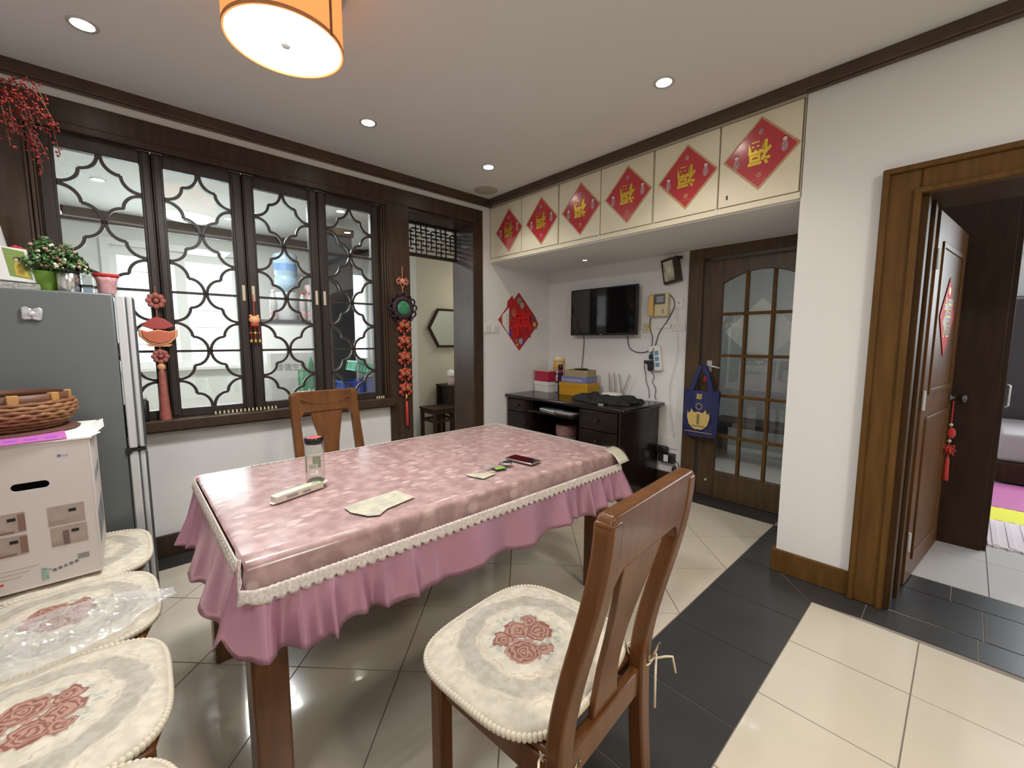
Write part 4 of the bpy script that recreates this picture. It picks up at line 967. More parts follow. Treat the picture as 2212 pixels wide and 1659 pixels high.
# ================================================================= FRIDGE AND THINGS ON IT
fx0, fx1, fy0 = -3.12, -2.55, -.64
fr = thing('refrigerator', 'grey refrigerator seen from its side, silver edged doors facing the table', 'refrigerator', (-2.83, -.30, 0))
ox, oy = -2.83, -.30
B(fx0-ox, fx1-ox, fy0-oy, -.015-oy, .03, 1.500).build('cabinet', m_fridge, fr, bevel=.006)
def door(z0, z1):
    d = B(fx0-ox, fx1-ox, -.009-oy, .022-oy, z0, z1).build('door', m_silver, fr, bevel=.004)
    B(fx0-ox, fx1-ox-.002, .027-oy, .046-oy, z0, z1).build('door_face', m_silver, d, bevel=.006)
    B(fx0-ox+.004, fx1-ox-.006, .0-oy, .055-oy, z0+.003, z1-.003).build('door_core', mat('door_grey', (.10, .11, .115), .35, .4), d, bevel=.012, bseg=3)
door(.808, 1.494); door(.06, .795)
B(fx1-ox-.05, fx1-ox+.008, -.02-oy, .0-oy, .785, .812).box(fx1-ox-.03, fx1-ox+.008, -.0-oy, .050-oy, .797, .806).build('hinge', m_black, fr)
for x in (fx0+.05, fx1-.05): B(x-ox-.02, x-ox+.02, -.1-oy, -.03-oy, 0, .04).build('foot', m_black, fr)
MB().box(fx1-ox-.001, fx1-ox+.002, -.6-oy, -.02-oy, .03, .06).build('plinth', m_black, fr)
t = thing('fridge_clip', 'small clear bow-shaped magnet clip on the fridge side', 'magnet', (fx1+.001, -.255, 1.402)); t.rotation_euler = (math.radians(-4), 0, 0)
m_cry = mat('crystal', (.75, .76, .78), .12, .4, var=.4, scale=60)
for s in (-1, 1): MB().prism([(0, -.022), (s*.020, -.026), (s*.028, -.020), (s*.029, .022), (s*.02, .028), (0, .020)], 0, .014, Matrix(((0, 0, 1), (1, 0, 0), (0, 1, 0)))).build('wing', m_cry, t, bevel=.004)
MB().ball((.012, 0, 0), .012, sc=(.6, 1, 1)).build('knob', m_cry, t, smooth=True)
FT = 1.500; FXs = -2.64
cal = thing('desk_calendar', 'desk calendar with a photo of a woman in yellow on green, on the fridge', 'calendar', (FXs, -.31, FT)); cal.rotation_euler = (0, 0, 0)
Q = Matrix(((0, 0, 1), (1, 0, 0), (0, 1, 0)))
MB().prism([(-.11, .045), (.068, .032), (.050, .165), (-.11, .178)], -.004, .004, Q).build('page', m_paper, cal, bevel=.001)
MB().prism([(.0, .056), (.060, .046), (.043, .155), (-.014, .165)], .004, .0055, Q).build('photo', mat('photo_green', (.22, .32, .08), .35), cal)
MB().prism([(.016, .058), (.054, .050), (.042, .085), (.030, .110), (.016, .112), (.012, .09)], .0055, .0062, Q).build('dress_print', mat('dress_yellow', (.58, .42, .06), .4), cal)
MB().ball((.0064, .020, .120), .0065, sc=(.1, .9, 1.1)).build('face_print', mat('skin_print', (.6, .42, .32), .5), cal)
MB().ball((.0058, .022, .124), .010, sc=(.08, 1, .8)).build('hair_print', m_hair, cal)
MB().prism([(-.11, .0), (.075, .0), (.085, .028), (-.11, .032)], -.03, .012, Q).build('base', mat('calendar_base', (.55, .54, .48), .6, var=.5, scale=90), cal)
B(-.035, -.03, -.10, .05, 0, .15).build('back_leg', m_paper, cal)
t = thing('red_flower', 'red artificial flower head behind the calendar on the fridge', 'flower', (FXs-.075, -.285, FT))
MB().tube([(0, 0, 0), (0, .01, .15)], .004).build('stem', m_green, t)
fl2 = MB()
for k in range(14):
    a = k*2.4; r = .008+.0022*k; fl2.ball((r*math.cos(a), r*math.sin(a)*1.2, .165+.012*math.cos(k)), .012, 7, 5, (1, 1, .7))
fl2.build('petals', m_red, t, smooth=True)
def foliage(name, label, x, y, z, rx, h, n, seed, pot):
    rnd = random.Random(seed); t = thing(name, label, 'potted plant', (x, y, FT))
    if pot == 'green':
        MB().lathe([(.028, 0), (.036, .004), (.044, .08), (.047, .084), (.040, .084), (.030, .01)], 24).build('pot', mat('pot_green', (.22, .42, .06), .4), t, smooth=True)
    else:
        MB().lathe([(.034, 0), (.036, .003), (.037, .090), (.035, .092)], 28).build('pot', m_chrome, t, smooth=True)
        MB().lathe([(.038, .078), (.039, .102), (.032, .104), (0, .10)], 28).build('lid', m_blk2, t, smooth=True)
    st = MB(); lv = MB(); fw_ = MB(); fp = MB()
    for k in range(n):
        a = rnd.uniform(0, 2*PI); r = rnd.uniform(.1, 1)*rx; zz = z+h*(1-(r/rx)**2)*rnd.uniform(.3, 1); tip = Vector((r*math.cos(a), r*math.sin(a)*1.25, zz))
        if k % 3 == 0: st.tube([(0, 0, .08), tuple(tip*.6), tuple(tip)], .0012, 4)
        for q in range(2):
            p = tip+Vector([rnd.uniform(-.01, .01) for _ in range(3)]); d = Vector([rnd.uniform(-1, 1) for _ in range(3)]).normalized()*.013; e = d.cross(Vector((.3, .5, 1))).normalized()*.005
            lv.add([p-d, p+e, p+d, p-e], [(0, 1, 2, 3)])
        if rnd.random() < .30: (fw_ if rnd.random() < .6 else fp).ball(tuple(tip), rnd.uniform(.004, .008), 6, 4)
    st.build('stems', m_green, t); tag(lv.build('leaves', mat('leaf_bright', (.10, .24, .07), .55, var=.5, scale=60), t), kind='stuff')
    tag(fw_.build('flowers', mat('cream_flower', (.72, .72, .52), .6), t, smooth=True), kind='stuff'); tag(fp.build('pink_flowers', mat('pink_flower', (.60, .30, .26), .6), t, smooth=True), kind='stuff')
    return t
foliage('potted_flowers', 'artificial flowers in a green pot next to the calendar on the fridge', FXs-.02, -.212, .09, .060, .14, 330, 3, 'green')
foliage('potted_flowers', 'leafy artificial plant in a chrome cup with black rim on the fridge', FXs+.02, -.148, .095, .055, .10, 300, 5, 'chrome')
t = thing('clear_box', 'clear container with bluish content between the chrome cup and the red rimmed tub', 'container', (FXs, -.092, FT))
B(-.035, .035, -.018, .018, 0, .075).build('body', film('clear_plastic', (.85, .9, .93), white=.12), t, bevel=.004); B(-.03, .03, -.014, .014, .003, .035).build('content', mat('blue_content', (.18, .30, .38), .3), t); B(-.036, .036, -.019, .019, .028, .036).build('band', m_black, t)
t = thing('sweet_tub', 'pinkish glass tub with a red rim at the front edge of the fridge top', 'tub', (FXs, -.032, FT))
MB().lathe([(.024, 0), (.030, .008), (.034, .06), (.040, .075)], 24, fn=lambda a, z: 1+.03*math.sin(8*a)).build('bowl', mat('pink_glass', (.75, .40, .42), .12, coat=.5, var=.3, scale=30), t, smooth=True)
MB().lathe([(.040, .075), (.047, .086), (.045, .090), (.038, .078)], 28).build('rim', m_red, t, smooth=True)
# vase with red berry branches
vx, vy = -2.86, -.385
t = thing('berry_vase', 'tall pale glass vase with red berry branches standing on the fridge', 'vase', (vx, vy, FT))
MB().lathe([(.055, 0), (.060, .01), (.058, .14), (.050, .20), (.035, .30), (.022, .42), (.024, .46)], 28).build('vase', mat('milky_glass', (.62, .62, .60), .15, coat=.4), t, smooth=True)
rnd = random.Random(12); be = MB(); st = MB()
for k in range(15):
    a = rnd.uniform(-.35, 1.0); L_ = rnd.uniform(.1, .26); topz = rnd.uniform(.65, .88)
    pts = [(0, 0, .44), (.02, L_*.35*1, topz-.02), (.05+.04*rnd.random(), L_*.7+.02*a, topz+.02), (.07+.05*rnd.random(), L_*1.0, topz-rnd.uniform(.02, .28))]
    out = []
    P_ = [Vector(p) for p in pts]
    for i in range(3):
        b_, c_ = P_[i], P_[i+1]; a_ = P_[max(0, i-1)]; d_ = P_[min(3, i+2)]
        for q in range(5):
            u = q/5; out.append(.5*((2*b_)+(c_-a_)*u+(2*a_-5*b_+4*c_-d_)*u*u+(3*b_-a_-3*c_+d_)*u**3))
    out.append(P_[-1]); st.tube(out, .0022, 5)
    for p in out[5:]:
        for q in range(3): be.ball(tuple(p+Vector([rnd.uniform(-.014, .014) for _ in range(3)])), rnd.uniform(.003, .006), 6, 4)
st.build('branches', mat('branch_brown', (.10, .03, .02), .7), t); tag(be.build('berries', mat('berry_red', (.27, .022, .015), .5), t, smooth=True), kind='stuff')

# ================================================================= CHAIRS
def bend(z):     # backrest curve: leans back with an S
    t_ = min(1, max(0, (z-.42)/.57)); return -.220-.10*t_*t_*(3-2*t_)
def make_chair(label, loc, rz, group=None, cushion=True):
    t = thing('dining_chair', label, 'chair', loc, rz, group)
    ht = .99
    for s in (-1, 1):
        # rear stiles run from the floor to the crest
        def stile(u, v, s=s):
            z = v*(ht-.012); w_ = .040+.012*math.sin(PI*min(1, z/ht)); xo = .188+.022*min(1, z/.45)-.008*max(0, (z-.45)/.5)
            return (s*(xo-w_*(1-u)), z) if s > 0 else (s*xo+w_*u, z)
        MB().slab(stile, 1, 26, .042, lambda z: bend(z) if z > .42 else -.220-.035*((.42-z)/.42)**1.5).build('leg', m_chair, t, bevel=.007, bseg=3)
        MB().prism([(s*.176, .140), (s*.219, .140), (s*.219, .182), (s*.176, .182)], 0, .425).build('leg', m_chair, t, bevel=.006)
        B(min(s*.180, s*.206), max(s*.180, s*.206), -.205, .15, .355, .425).build('side_rail', m_chair, t, bevel=.004)
    B(-.18, .18, .150, .174, .355, .425).build('front_rail', m_chair, t, bevel=.004); B(-.18, .18, -.232, -.205, .355, .425).build('back_rail', m_chair, t, bevel=.004)
    MB().prism([(-.20, -.20), (.20, -.20), (.222, .10), (.212, .180), (.15, .198), (-.15, .198), (-.212, .180), (-.222, .10)], .425, .445).build('seat', m_chair, t, bevel=.008)
    def crest(u, v):
        x = -.205+.41*u; c = abs(2*u-1)
        top = ht-.030*max(0, (c-.90)/.10)**2.2
        low = .862-.012*math.cos(PI*min(1, c/.45))*.0-(.055 if c > .80 else .055*max(0, (c-.60)/.20)**2)
        return (x, low+(top-low)*v)
    MB().slab(crest, 40, 6, .036, bend).build('crest_rail', m_chair, t, bevel=.006, bseg=3)
    # carved double wave on the front of the crest
    for dz in (0, -.012):
        MB().tube([(x/100, bend(.92)+.018, .925+dz-.016*math.cos(x/100*14)+.010*(abs(x)/14)**3) for x in range(-15, 16)], .0035, 6).build('carved_line', m_chair, t, smooth=True)
    def splat(u, v):
        z = .42+.46*v; q_ = max(0, (v-.38)/.62); w_ = .047+.048*q_*q_*(3-2*q_)+.012*max(0, 1-v/.25)**2
        return ((2*u-1)*w_, z)
    MB().slab(splat, 2, 22, .016, lambda z: bend(z)+.004).build('splat', m_chair, t, bevel=.003)
    if cushion:
        c = thing('seat_cushion', None, None); bpy.data.objects.remove(c)
    return t
_cush = None
def cushion(label, loc, rz, group, ties=True, w=.225):
    """brocade chair pad with a corded edge, top-level, lies on the chair"""
    global _cush
    if _cush is None:
        def rr(a):
            ca, sa = math.cos(a), math.sin(a); n = 3.6
            return 1/((abs(ca)/.243)**n+(abs(sa)/.220)**n)**(1/n)
        def top(u, v):
            a = 2*PI*u; r = rr(a)*v
            return (r*math.cos(a), r*math.sin(a), .020+.016*(1-v**4)+.002*math.sin(11*a)*v)
        mb = MB(); nseg, nr = 64, 12
        mb.v.append((0, 0, .036))
        for j in range(1, nr+1):
            for k in range(nseg): mb.v.append(top(k/nseg, j/nr))
        for k in range(nseg): mb.v.append((mb.v[1+(nr-1)*nseg+k][0], mb.v[1+(nr-1)*nseg+k][1], .0))
        for k in range(nseg): mb.f.append((0, 1+k, 1+(k+1) % nseg))
        for j in range(nr):
            for k in range(nseg): a = 1+j*nseg+k; b = 1+j*nseg+(k+1) % nseg; mb.f.append((a, a+nseg, b+nseg, b))
        mb.f.append(tuple(1+nr*nseg+k for k in range(nseg-1, -1, -1)))
        pad = mb.mesh('pad', m_cush, True)
        cord = MB(); n = 150
        for k in range(n):
            a = 2*PI*k/n; r = rr(a)*1.012; cord.ball((r*math.cos(a), r*math.sin(a), .013), .0085, 6, 5, (1, 1, 1.25), R=RZ(a+.5))
        cm = cord.mesh('corded_edge', m_cord if False else mat('cord_cream', (.64, .58, .46), .75), True)
        tie = MB()
        _cush = (pad, cm)
    t = thing('seat_cushion', label, 'cushion', loc, rz, group)
    for nm, me in (('pad', _cush[0]), ('corded_edge', _cush[1])):
        o = bpy.data.objects.new(nm, me); COL.objects.link(o); o.parent = t
    return t
SZ = .446
# near chair, back to the camera's right
nc = make_chair('nearest wooden dining chair, at the long table side with its back showing', (-.750, .779, 0), PI/2+.08)
c = cushion('cream brocade cushion with roses tied to the nearest chair', (-.768, .768, SZ), PI/2+.10, None)
for s, z in ((-1, .415), (1, .44)):
    X = s*.200
    tm = MB(); ctr = Vector((X, -.215, 0)); 
    loop = [(X+.030*math.cos(a)*1.0, -.236+.032*math.sin(a), z-.446+.0+.012*math.sin(a)) for a in [k*2*PI/16 for k in range(16)]]
    tm.tube(loop, .0028, 6, closed=True)
    tm.tube([(X*.9, -.17, -.0), (X, -.21, z-.446+.004)], .0028, 6)
    tm.tube([(X, -.268, z-.446), (X+.025, -.30, z-.436), (X+.05, -.31, z-.446), (X+.065, -.315, z-.50)], .003, 6)
    tm.tube([(X, -.268, z-.446), (X-.015, -.29, z-.41), (X-.04, -.30, z-.45), (X-.05, -.305, z-.53)], .003, 6)
    tm.tube([(X, -.268, z-.446), (X+.02, -.285, z-.40), (X+.005, -.28, z-.42), (X, -.268, z-.446)], .003, 6)
    tm.ball((X, -.268, z-.446), .008, 8, 6)
    tm.build('tie_string', m_cord, c, smooth=True)
far = make_chair('wooden dining chair on the far side of the table, facing it, below the lattice window', (-2.39, .915, 0), -PI/2+.02)
cushion('cream brocade cushion on the far chair, mostly hidden by the table', (-2.36, .915, SZ), -PI/2, None)
LX = [(-2.24, 'under the appliance carton beside the fridge'), (-1.775, 'under the crumpled plastic bag, second from the fridge'), (-1.31, 'third from the fridge, with its roses in full view'), (-.845, 'nearest the camera at the bottom left, barely in view')]
for k, (x, lab) in enumerate(LX):
    make_chair('wooden dining chair in the row of four along the left, '+['beside the fridge', 'second from the fridge', 'third from the fridge', 'nearest the camera'][k], (x, -.19, 0), 0, 'row of four cushioned chairs on the left')
    cushion('cream brocade cushion '+lab, (x, -.192, SZ), [.0, .02, -.03, .03][k], 'cushions on the row of chairs').scale = (.95, 1, 1)

# ================================================================= APPLIANCE CARTON AND THINGS ON IT
bx = thing('appliance_carton', 'large pinkish white printed carton standing on the chair beside the fridge', 'carton', (-2.235, -.25, .486))
m_cart = mat('carton_white', (.62, .56, .53), .6); BH = .478
cm_ = MB()
X0, X1, Y0, Y1 = -.205, .205, -.137, .145
cm_.box(X0, X0+.005, Y0, Y1, 0, BH).box(X0, X1, Y0, Y0+.005, 0, BH).box(X0, X1, Y1-.005, Y1, 0, BH).box(X0, X1, Y0, Y1, 0, .005)
cm_.build('body', m_cart, bx, bevel=.001)
# printed end with an oblong hand hole
hy, hz, hw_, hh_ = .0, .342, .042, .0125
hole = [(hy+(hw_-hh_)*(1 if math.cos(a) > 0 else -1)+hh_*math.cos(a), hz+hh_*math.sin(a)) for a in [2*PI*(k+.5)/24 for k in range(24)]]
outer = []
for a in [2*PI*(k+.5)/24 for k in range(24)]:
    c_, s_ = math.cos(a), math.sin(a); q = max(abs(c_)/.141, abs(s_)/.239); outer.append((.004+c_/q, .239+s_/q))
for cx_, cy_ in ((Y0, 0), (Y1, 0), (Y1, BH), (Y0, BH)):
    k = min(range(24), key=lambda k: (outer[k][0]-cx_)**2+(outer[k][1]-cy_)**2); outer[k] = (cx_, cy_)
mb = MB()
for x in (X1-.005, X1):
    mb.v += [(x, p[0], p[1]) for p in outer]+[(x, p[0], p[1]) for p in hole]
for k in range(24):
    l = (k+1) % 24; mb.f += [(k, l, 24+l, 24+k), (48+k, 72+k, 72+l, 48+l), (24+k, 24+l, 72+l, 72+k)]
mb.build('printed_face', m_cart, bx)
B(X0, X1+.004, Y0, Y1+.006, BH, BH+.005).build('flap', m_paper, bx)
MB().add([(X0+.05, Y1, BH+.004), (X1, Y1, BH+.004), (X1-.03, Y1+.028, BH+.012), (.12, Y1+.016, BH+.006), (.06, Y1+.034, BH+.016), (X0+.05, Y1+.026, BH+.014)], [(0, 1, 2, 3, 4, 5)]).build('flap', m_paper, bx, solid=.003)
def pr(y0, y1, z0, z1, m, name='print', dx=0): return B(X1+dx, X1+.0008+dx, y0, y1, z0, z1).build(name, m, bx)
m_room = mat('room_print', (.42, .34, .29), .6, var=.2, scale=15); m_room2 = mat('room_print_dark', (.22, .13, .10), .6)
for (y0, z0, dkn) in ((.030, .194, 0), (.032, .122, 0), (-.105, .196, 1), (-.105, .122, 1)):
    pr(y0, y0+.086, z0, z0+.066, m_room, 'photo_print'); pr(y0+.048, y0+.066, z0+.040, z0+.050, m_black, 'photo_print', .0006); pr(y0+.002, y0+.045, z0+.004, z0+.018, mat('room_mid', (.34, .26, .21), .6), 'photo_print', .0006)
    if dkn: pr(y0+.070, y0+.086, z0+.005, z0+.060, m_room2, 'photo_print', .0006); pr(y0+.002, y0+.06, z0+.002, z0+.008, m_room2, 'photo_print', .0010)
pr(.060, .074, z0+.002, z0+.05, mat('door_print', (.16, .11, .10), .6), 'photo_print', .0014)
pr(.088, .116, .062, .080, mat('barcode_grey', (.25, .25, .24), .6), 'barcode')
for k in range(5): MB().lathe([(0, 0), (.0055, 0), (.0055, .0006), (0, .0006)], 10 if k != 2 else 4, c=(X1+.0002, .032+.013*k, .044+.003*k), R=RY(PI/2)).build('icon_print', mat('icon_grey', (.18, .18, .19), .6), bx)
for k in range(3): pr(-.12, .0-.02*k, .075-.013*k, .077-.013*k, mat('text_grey', (.45, .40, .38), .6), 'text_print')
pr(.066, .074, .426, .434, mat('logo_blue', (.16, .17, .36), .5), 'logo'); pr(.076, .092, .428, .433, mat('logo_grey', (.42, .42, .50), .5), 'logo')
pr(-.12, -.08, .032, .038, m_red, 'red_print')
q_ = text_obj('green_print', 'sny', .034, mat('mint_print', (.16, .38, .32), .5), bx, (X1+.001, .014, .040), (PI/2, 0, PI/2), .0); q_.rotation_euler = (0, PI/2, 0); q_.rotation_mode = 'XYZ'
q_.matrix_local = Matrix(((0, 0, 1, X1+.001), (0, -1, 0, .014), (1, 0, 0, .040), (0, 0, 0, 1)))
B(-.12, .12, Y1, Y1+.001, .30, .34).box(-.15, .15, Y1, Y1+.001, .08, .2).build('photo_print', mat('side_print', (.30, .33, .34), .5, var=.5, scale=12), bx)
bm_ = thing('round_mat', 'brown woven mat under the wicker basket on the carton', 'mat', (-2.31, -.31, .970))
MB().lathe([(.0, 0), (.165, 0), (.172, .005), (.165, .010), (0, .010)], 40, fn=lambda a, z: 1+.012*math.sin(26*a)).build('weave', mat('mat_brown', (.12, .05, .035), .8, bump=.6, bscale=120), bm_, smooth=True)
bk = thing('wicker_basket', 'round wicker basket with a bamboo rim standing on the carton', 'basket', (-2.33, -.325, .981))
for k in range(8):
    z = .008+.0125*k; r = .125+.055*math.sin(min(1, (k+1)/6)*PI/2)-.004*max(0, k-5); pts = []
    for q in range(90):
        a = 2*PI*q/90; w_ = math.sin(a*22+k*PI); pts.append(((r+.0028*w_)*math.cos(a), (r+.0028*w_)*math.sin(a), z+.0018*w_))
    MB().tube(pts, .0072, 6, closed=True).build('wicker_strand', mat('wicker_%d' % (k % 2), ((.34, .17, .065), (.25, .11, .045))[k % 2], .6, var=.4, scale=60), bk, smooth=True)
MB().lathe([(.0, .0), (.125, 0), (.155, .03), (.172, .09), (.168, .09), (.15, .03), (.12, .008), (0, .006)], 36).build('lining', mat('basket_inner', (.20, .09, .04), .8), bk, smooth=True)
MB().lathe([(.160, .100), (.164, .127), (.156, .127), (.152, .100), (.160, .100)], 40).build('rim', mat('bamboo_rim', (.13, .055, .03), .5), bk, smooth=True)
for a in (-.35, .25, .95, 1.6, -1.1):
    B(.148, .168, -.014, .014, .096, .130, RZ(a)).build('rim_binding', mat('binding_tan', (.42, .22, .07), .6), bk, bevel=.003)
t = thing('pink_leaflet', 'bright pink leaflet sticking out from under the basket on the carton', 'leaflet', (-2.10, -.29, .9705)); t.rotation_euler = (0, 0, .10)
B(-.085, .085, -.22, .125, 0, .003).build('sheet', mat('magenta_paper', (.52, .14, .44), .5), t); 
for k in range(4): B(.02, .05, -.06+.045*k, -.03+.045*k, .003, .0036).build('print', mat('violet_print', (.30, .10, .55), .5), t)
# crumpled plastic bag
pb = thing('plastic_bag', 'crumpled clear plastic bag lying across the second cushion', 'plastic bag', (-1.66, -.14, SZ+.040))
from mathutils import noise as mn
def pbf(u, v):
    y = -.25+.46*u; hw_ = (.05+.10*math.sin(PI*min(1, .15+.85*u)))*(1-.55*max(0, u-.75)/.25); x = (v-.5)*2*hw_+.06*(.5-u)
    p = Vector((x*13, y*13, 0)); h_ = .026*abs(mn.noise(p))+.016*abs(mn.noise(p*2.7))+.010*abs(mn.noise(p*6))
    edge = min(v, 1-v, u, 1-u); return (x+.01*mn.noise(p*2+Vector((5, 1, 2))), y+.012*mn.noise(p*2), .003+h_*min(1, edge*7)+.002)
MB().sheet(pbf, 56, 40).build('film', film('bag_film', (.97, .97, .97), rough=.12, white=.27), pb, smooth=False)

# ================================================================= TABLE, CLOTH, COVER
TX0, TX1, TY0, TY1, TH = -2.09, -1.185, .20, 1.80, .742
tb = thing('dining_table', 'rectangular wooden dining table under the pink cloth', 'table', (-1.637, 1.0, 0))
ox, oy = -1.637, 1.0
B(TX0-ox, TX1-ox, TY0-oy, TY1-oy, TH-.03, TH).build('table_top', m_table, tb, bevel=.006)
for (a, b, c_, d_) in ((TX0+.03, TX1-.03, TY0+.03, TY0+.055), (TX0+.03, TX1-.03, TY1-.055, TY1-.03), (TX0+.03, TX0+.055, TY0+.03, TY1-.03)): B(a-ox, b-ox, c_-oy, d_-oy, TH-.12, TH-.03).build('apron', m_table, tb)
def apr(u, v):
    y = -.75+1.5*u; return (y, TH-.03-(.10+.10*(math.sin(PI*u)))*(1-v))
o = MB().slab(apr, 24, 2, .024).build('apron', m_table, tb); o.rotation_euler = (0, 0, PI/2); o.location = (TX1-.05-ox, 0, 0)
for (x, y) in ((TX0+.05, TY0-.01), (TX1-.115, TY0-.01), (TX0+.05, TY1-.085), (TX1-.115, TY1-.085)):
    B(x-ox, x+.09-ox, y-oy, y+.09-oy, 0, TH-.03).build('leg', m_table, tb, bevel=.008, bseg=3)
tc_ = thing('tablecloth', 'pink floral tablecloth with white lace edging and a satin frill', 'tablecloth', (-1.637, 1.0, 0))
def rpath(x0, x1, y0, y1, r, n=8, step=.007):
    """rounded rectangle path as (x, y, nx, ny, s)"""
    pts = []
    cs_ = [(x1-r, y0+r, -PI/2), (x1-r, y1-r, 0), (x0+r, y1-r, PI/2), (x0+r, y0+r, PI)]
    for i, (cx, cy, a0) in enumerate(cs_):
        for k in range(n+1):
            a = a0+PI/2*k/n; pts.append((cx+r*math.cos(a), cy+r*math.sin(a), math.cos(a), math.sin(a)))
        nx_ = cs_[(i+1) % 4]; a1 = a0+PI/2; p = pts[-1]; q = (nx_[0]+r*math.cos(nx_[2]), nx_[1]+r*math.sin(nx_[2])); L_ = math.hypot(q[0]-p[0], q[1]-p[1]); m_ = int(L_/step)
        for k in range(1, m_): pts.append((p[0]+(q[0]-p[0])*k/m_, p[1]+(q[1]-p[1])*k/m_, math.cos(a1), math.sin(a1)))
    out = []; s = 0
    for i, p in enumerate(pts):
        if i: s += math.hypot(p[0]-pts[i-1][0], p[1]-pts[i-1][1])
        out.append((*p, s))
    return out
PATH = rpath(TX0-.004, TX1+.004, TY0-.004, TY1+.004, .03)
def drop(x, nx):     # how far the printed part hangs on the long near side before the lace
    return .072 if nx > .5 else (.072*max(0, nx)/.5 if nx > 0 else 0.0)
mb = MB(); n = len(PATH)
prof = [(-.03, 0), (-.008, .0), (.004, -.004), (.010, -.012), (.013, -.025), (.017, -.05), (.020, -.075)]
rows = []
for (x, y, nx, ny, s) in PATH:
    dd = drop(x, nx); row = []
    for (o_, z_) in prof:
        zz = max(z_, -max(.012, dd)-.0); oo = o_ if z_ > -.013 else (o_ if dd > .03 else .010)
        row.append((x+nx*oo-ox, y+ny*oo-oy, TH+.004+zz))
    rows.append(row)
m_ = len(prof)
for row in rows: mb.v += row
for i in range(n):
    for j in range(m_-1): a = i*m_+j; b = ((i+1) % n)*m_+j; mb.f.append((a, a+1, b+1, b))
mb.f.append(tuple(i*m_ for i in range(n)))
mb.build('cloth_top', m_cloth, tc_, smooth=True, angle=50)
rs = random.Random(4); ph = [rs.uniform(0, 6) for _ in range(6)]
STOT = PATH[-1][4]
def wave(s):
    return (.9*math.sin(2*PI*s/.24+ph[2]+.8*math.sin(s*5))+(1-2*abs(math.sin(PI*s/.085+ph[0]+1.3*math.sin(s*3.1)))**.9)*max(0, .35+.85*math.sin(s*4.7+ph[3])))
mb = MB(); NV = 9
for (x, y, nx, ny, s) in PATH:
    dd = drop(x, nx); zt = TH-.004-dd; H = .145 if nx > .5 else .185
    if dd < .07 and nx > 0: H = .175-.030*dd/.072
    for j in range(NV+1):
        v = j/NV; fl = .018+v*.030+(.038*v**.7)*wave(s)*.5+(.015*v if abs(nx*ny) > .1 else 0)+(.020 if nx > .5 else .012*0)
        if nx < -.5: fl *= .8
        if ny < -.5: fl = .018+v*.055+(.020*v)*wave(s)
        tx, ty = -ny, nx; sh = .010*v*math.sin(2*PI*s/.13+ph[4])
        mb.v.append((x+nx*fl+tx*sh-ox, y+ny*fl+ty*sh-oy, zt-H*v+.008*v*math.sin(2*PI*s/.4+ph[5])-.012*v*(1+wave(s+.05)*.4)))
for i in range(n):
    for j in range(NV): a = i*(NV+1)+j; b = ((i+1) % n)*(NV+1)+j; mb.f.append((a, a+1, b+1, b))
mb.build('satin_frill', m_sat, tc_, smooth=True, solid=.0015)
mb = MB(); NL = 4
P2 = rpath(TX0-.004, TX1+.004, TY0-.004, TY1+.004, .03, 10, .004); n2 = len(P2)
for (x, y, nx, ny, s) in P2:
    dd = drop(x, nx); zt = TH+.004-dd*.80; sc_ = abs(math.sin(PI*s/.030))**.5
    base = .040 if nx > .5 else (.012+.012*max(0, nx)/.5 if nx > 0 else .020)
    for j in range(NL+1):
        v = j/NL; mb.v.append((x+nx*(base+.010*v+.002*math.sin(2*PI*s/.015))-ox, y+ny*(base+.010*v)-oy, zt-(.020+.019*sc_)*v))
for i in range(n2):
    for j in range(NL): a = i*(NL+1)+j; b = ((i+1) % n2)*(NL+1)+j; mb.f.append((a, a+1, b+1, b))
mb.build('lace_trim', m_lace, tc_, smooth=True, solid=.0012)
lr = MB()
for i in range(0, n2, 7):
    x, y, nx, ny, s = P2[i]
    if nx < .5 and ny > -.5: continue
    dd = drop(x, nx); b_ = (.036 if nx > .5 else .024); ca = math.atan2(ny, nx)
    lr.lathe([(.0035, 0), (.009, 0), (.009, .0015), (.0035, .0015), (.0035, 0)], 8, c=(x+nx*b_-ox, y+ny*b_-oy, TH-.016-dd), R=RZ(ca) @ RY(PI/2))
tag(lr.build('lace_loops', m_lace, tc_), kind='stuff')
# clear cover lying over it
cv = thing('clear_table_cover', 'glossy clear plastic cover over the pink tablecloth, its far right corner sticking out', 'table cover', (-1.637, 1.0, 0))
m_cov = film('cover_film', (.985, .975, .96), rough=.17, gloss=.035, bump=.05, bs=5)
rowsf = []
xs_ = [TX0-.006+(TX1-TX0+.012)*k/18 for k in range(19)]
edge_prof = [(TX1+.012, -.004), (TX1+.022, -.014), (TX1+.027, -.03), (TX1+.031, -.055), (TX1+.034, -.078)]
for j in range(31):
    y = TY0-.012+(TY1-TY0+.03)*j/30; row = [(x-ox, y-oy, TH+.0075+.0012*math.sin(9*y+5*x)) for x in xs_]
    row += [(a-ox, y-oy, TH+.0075+b) for a, b in edge_prof]; rowsf.append(row)
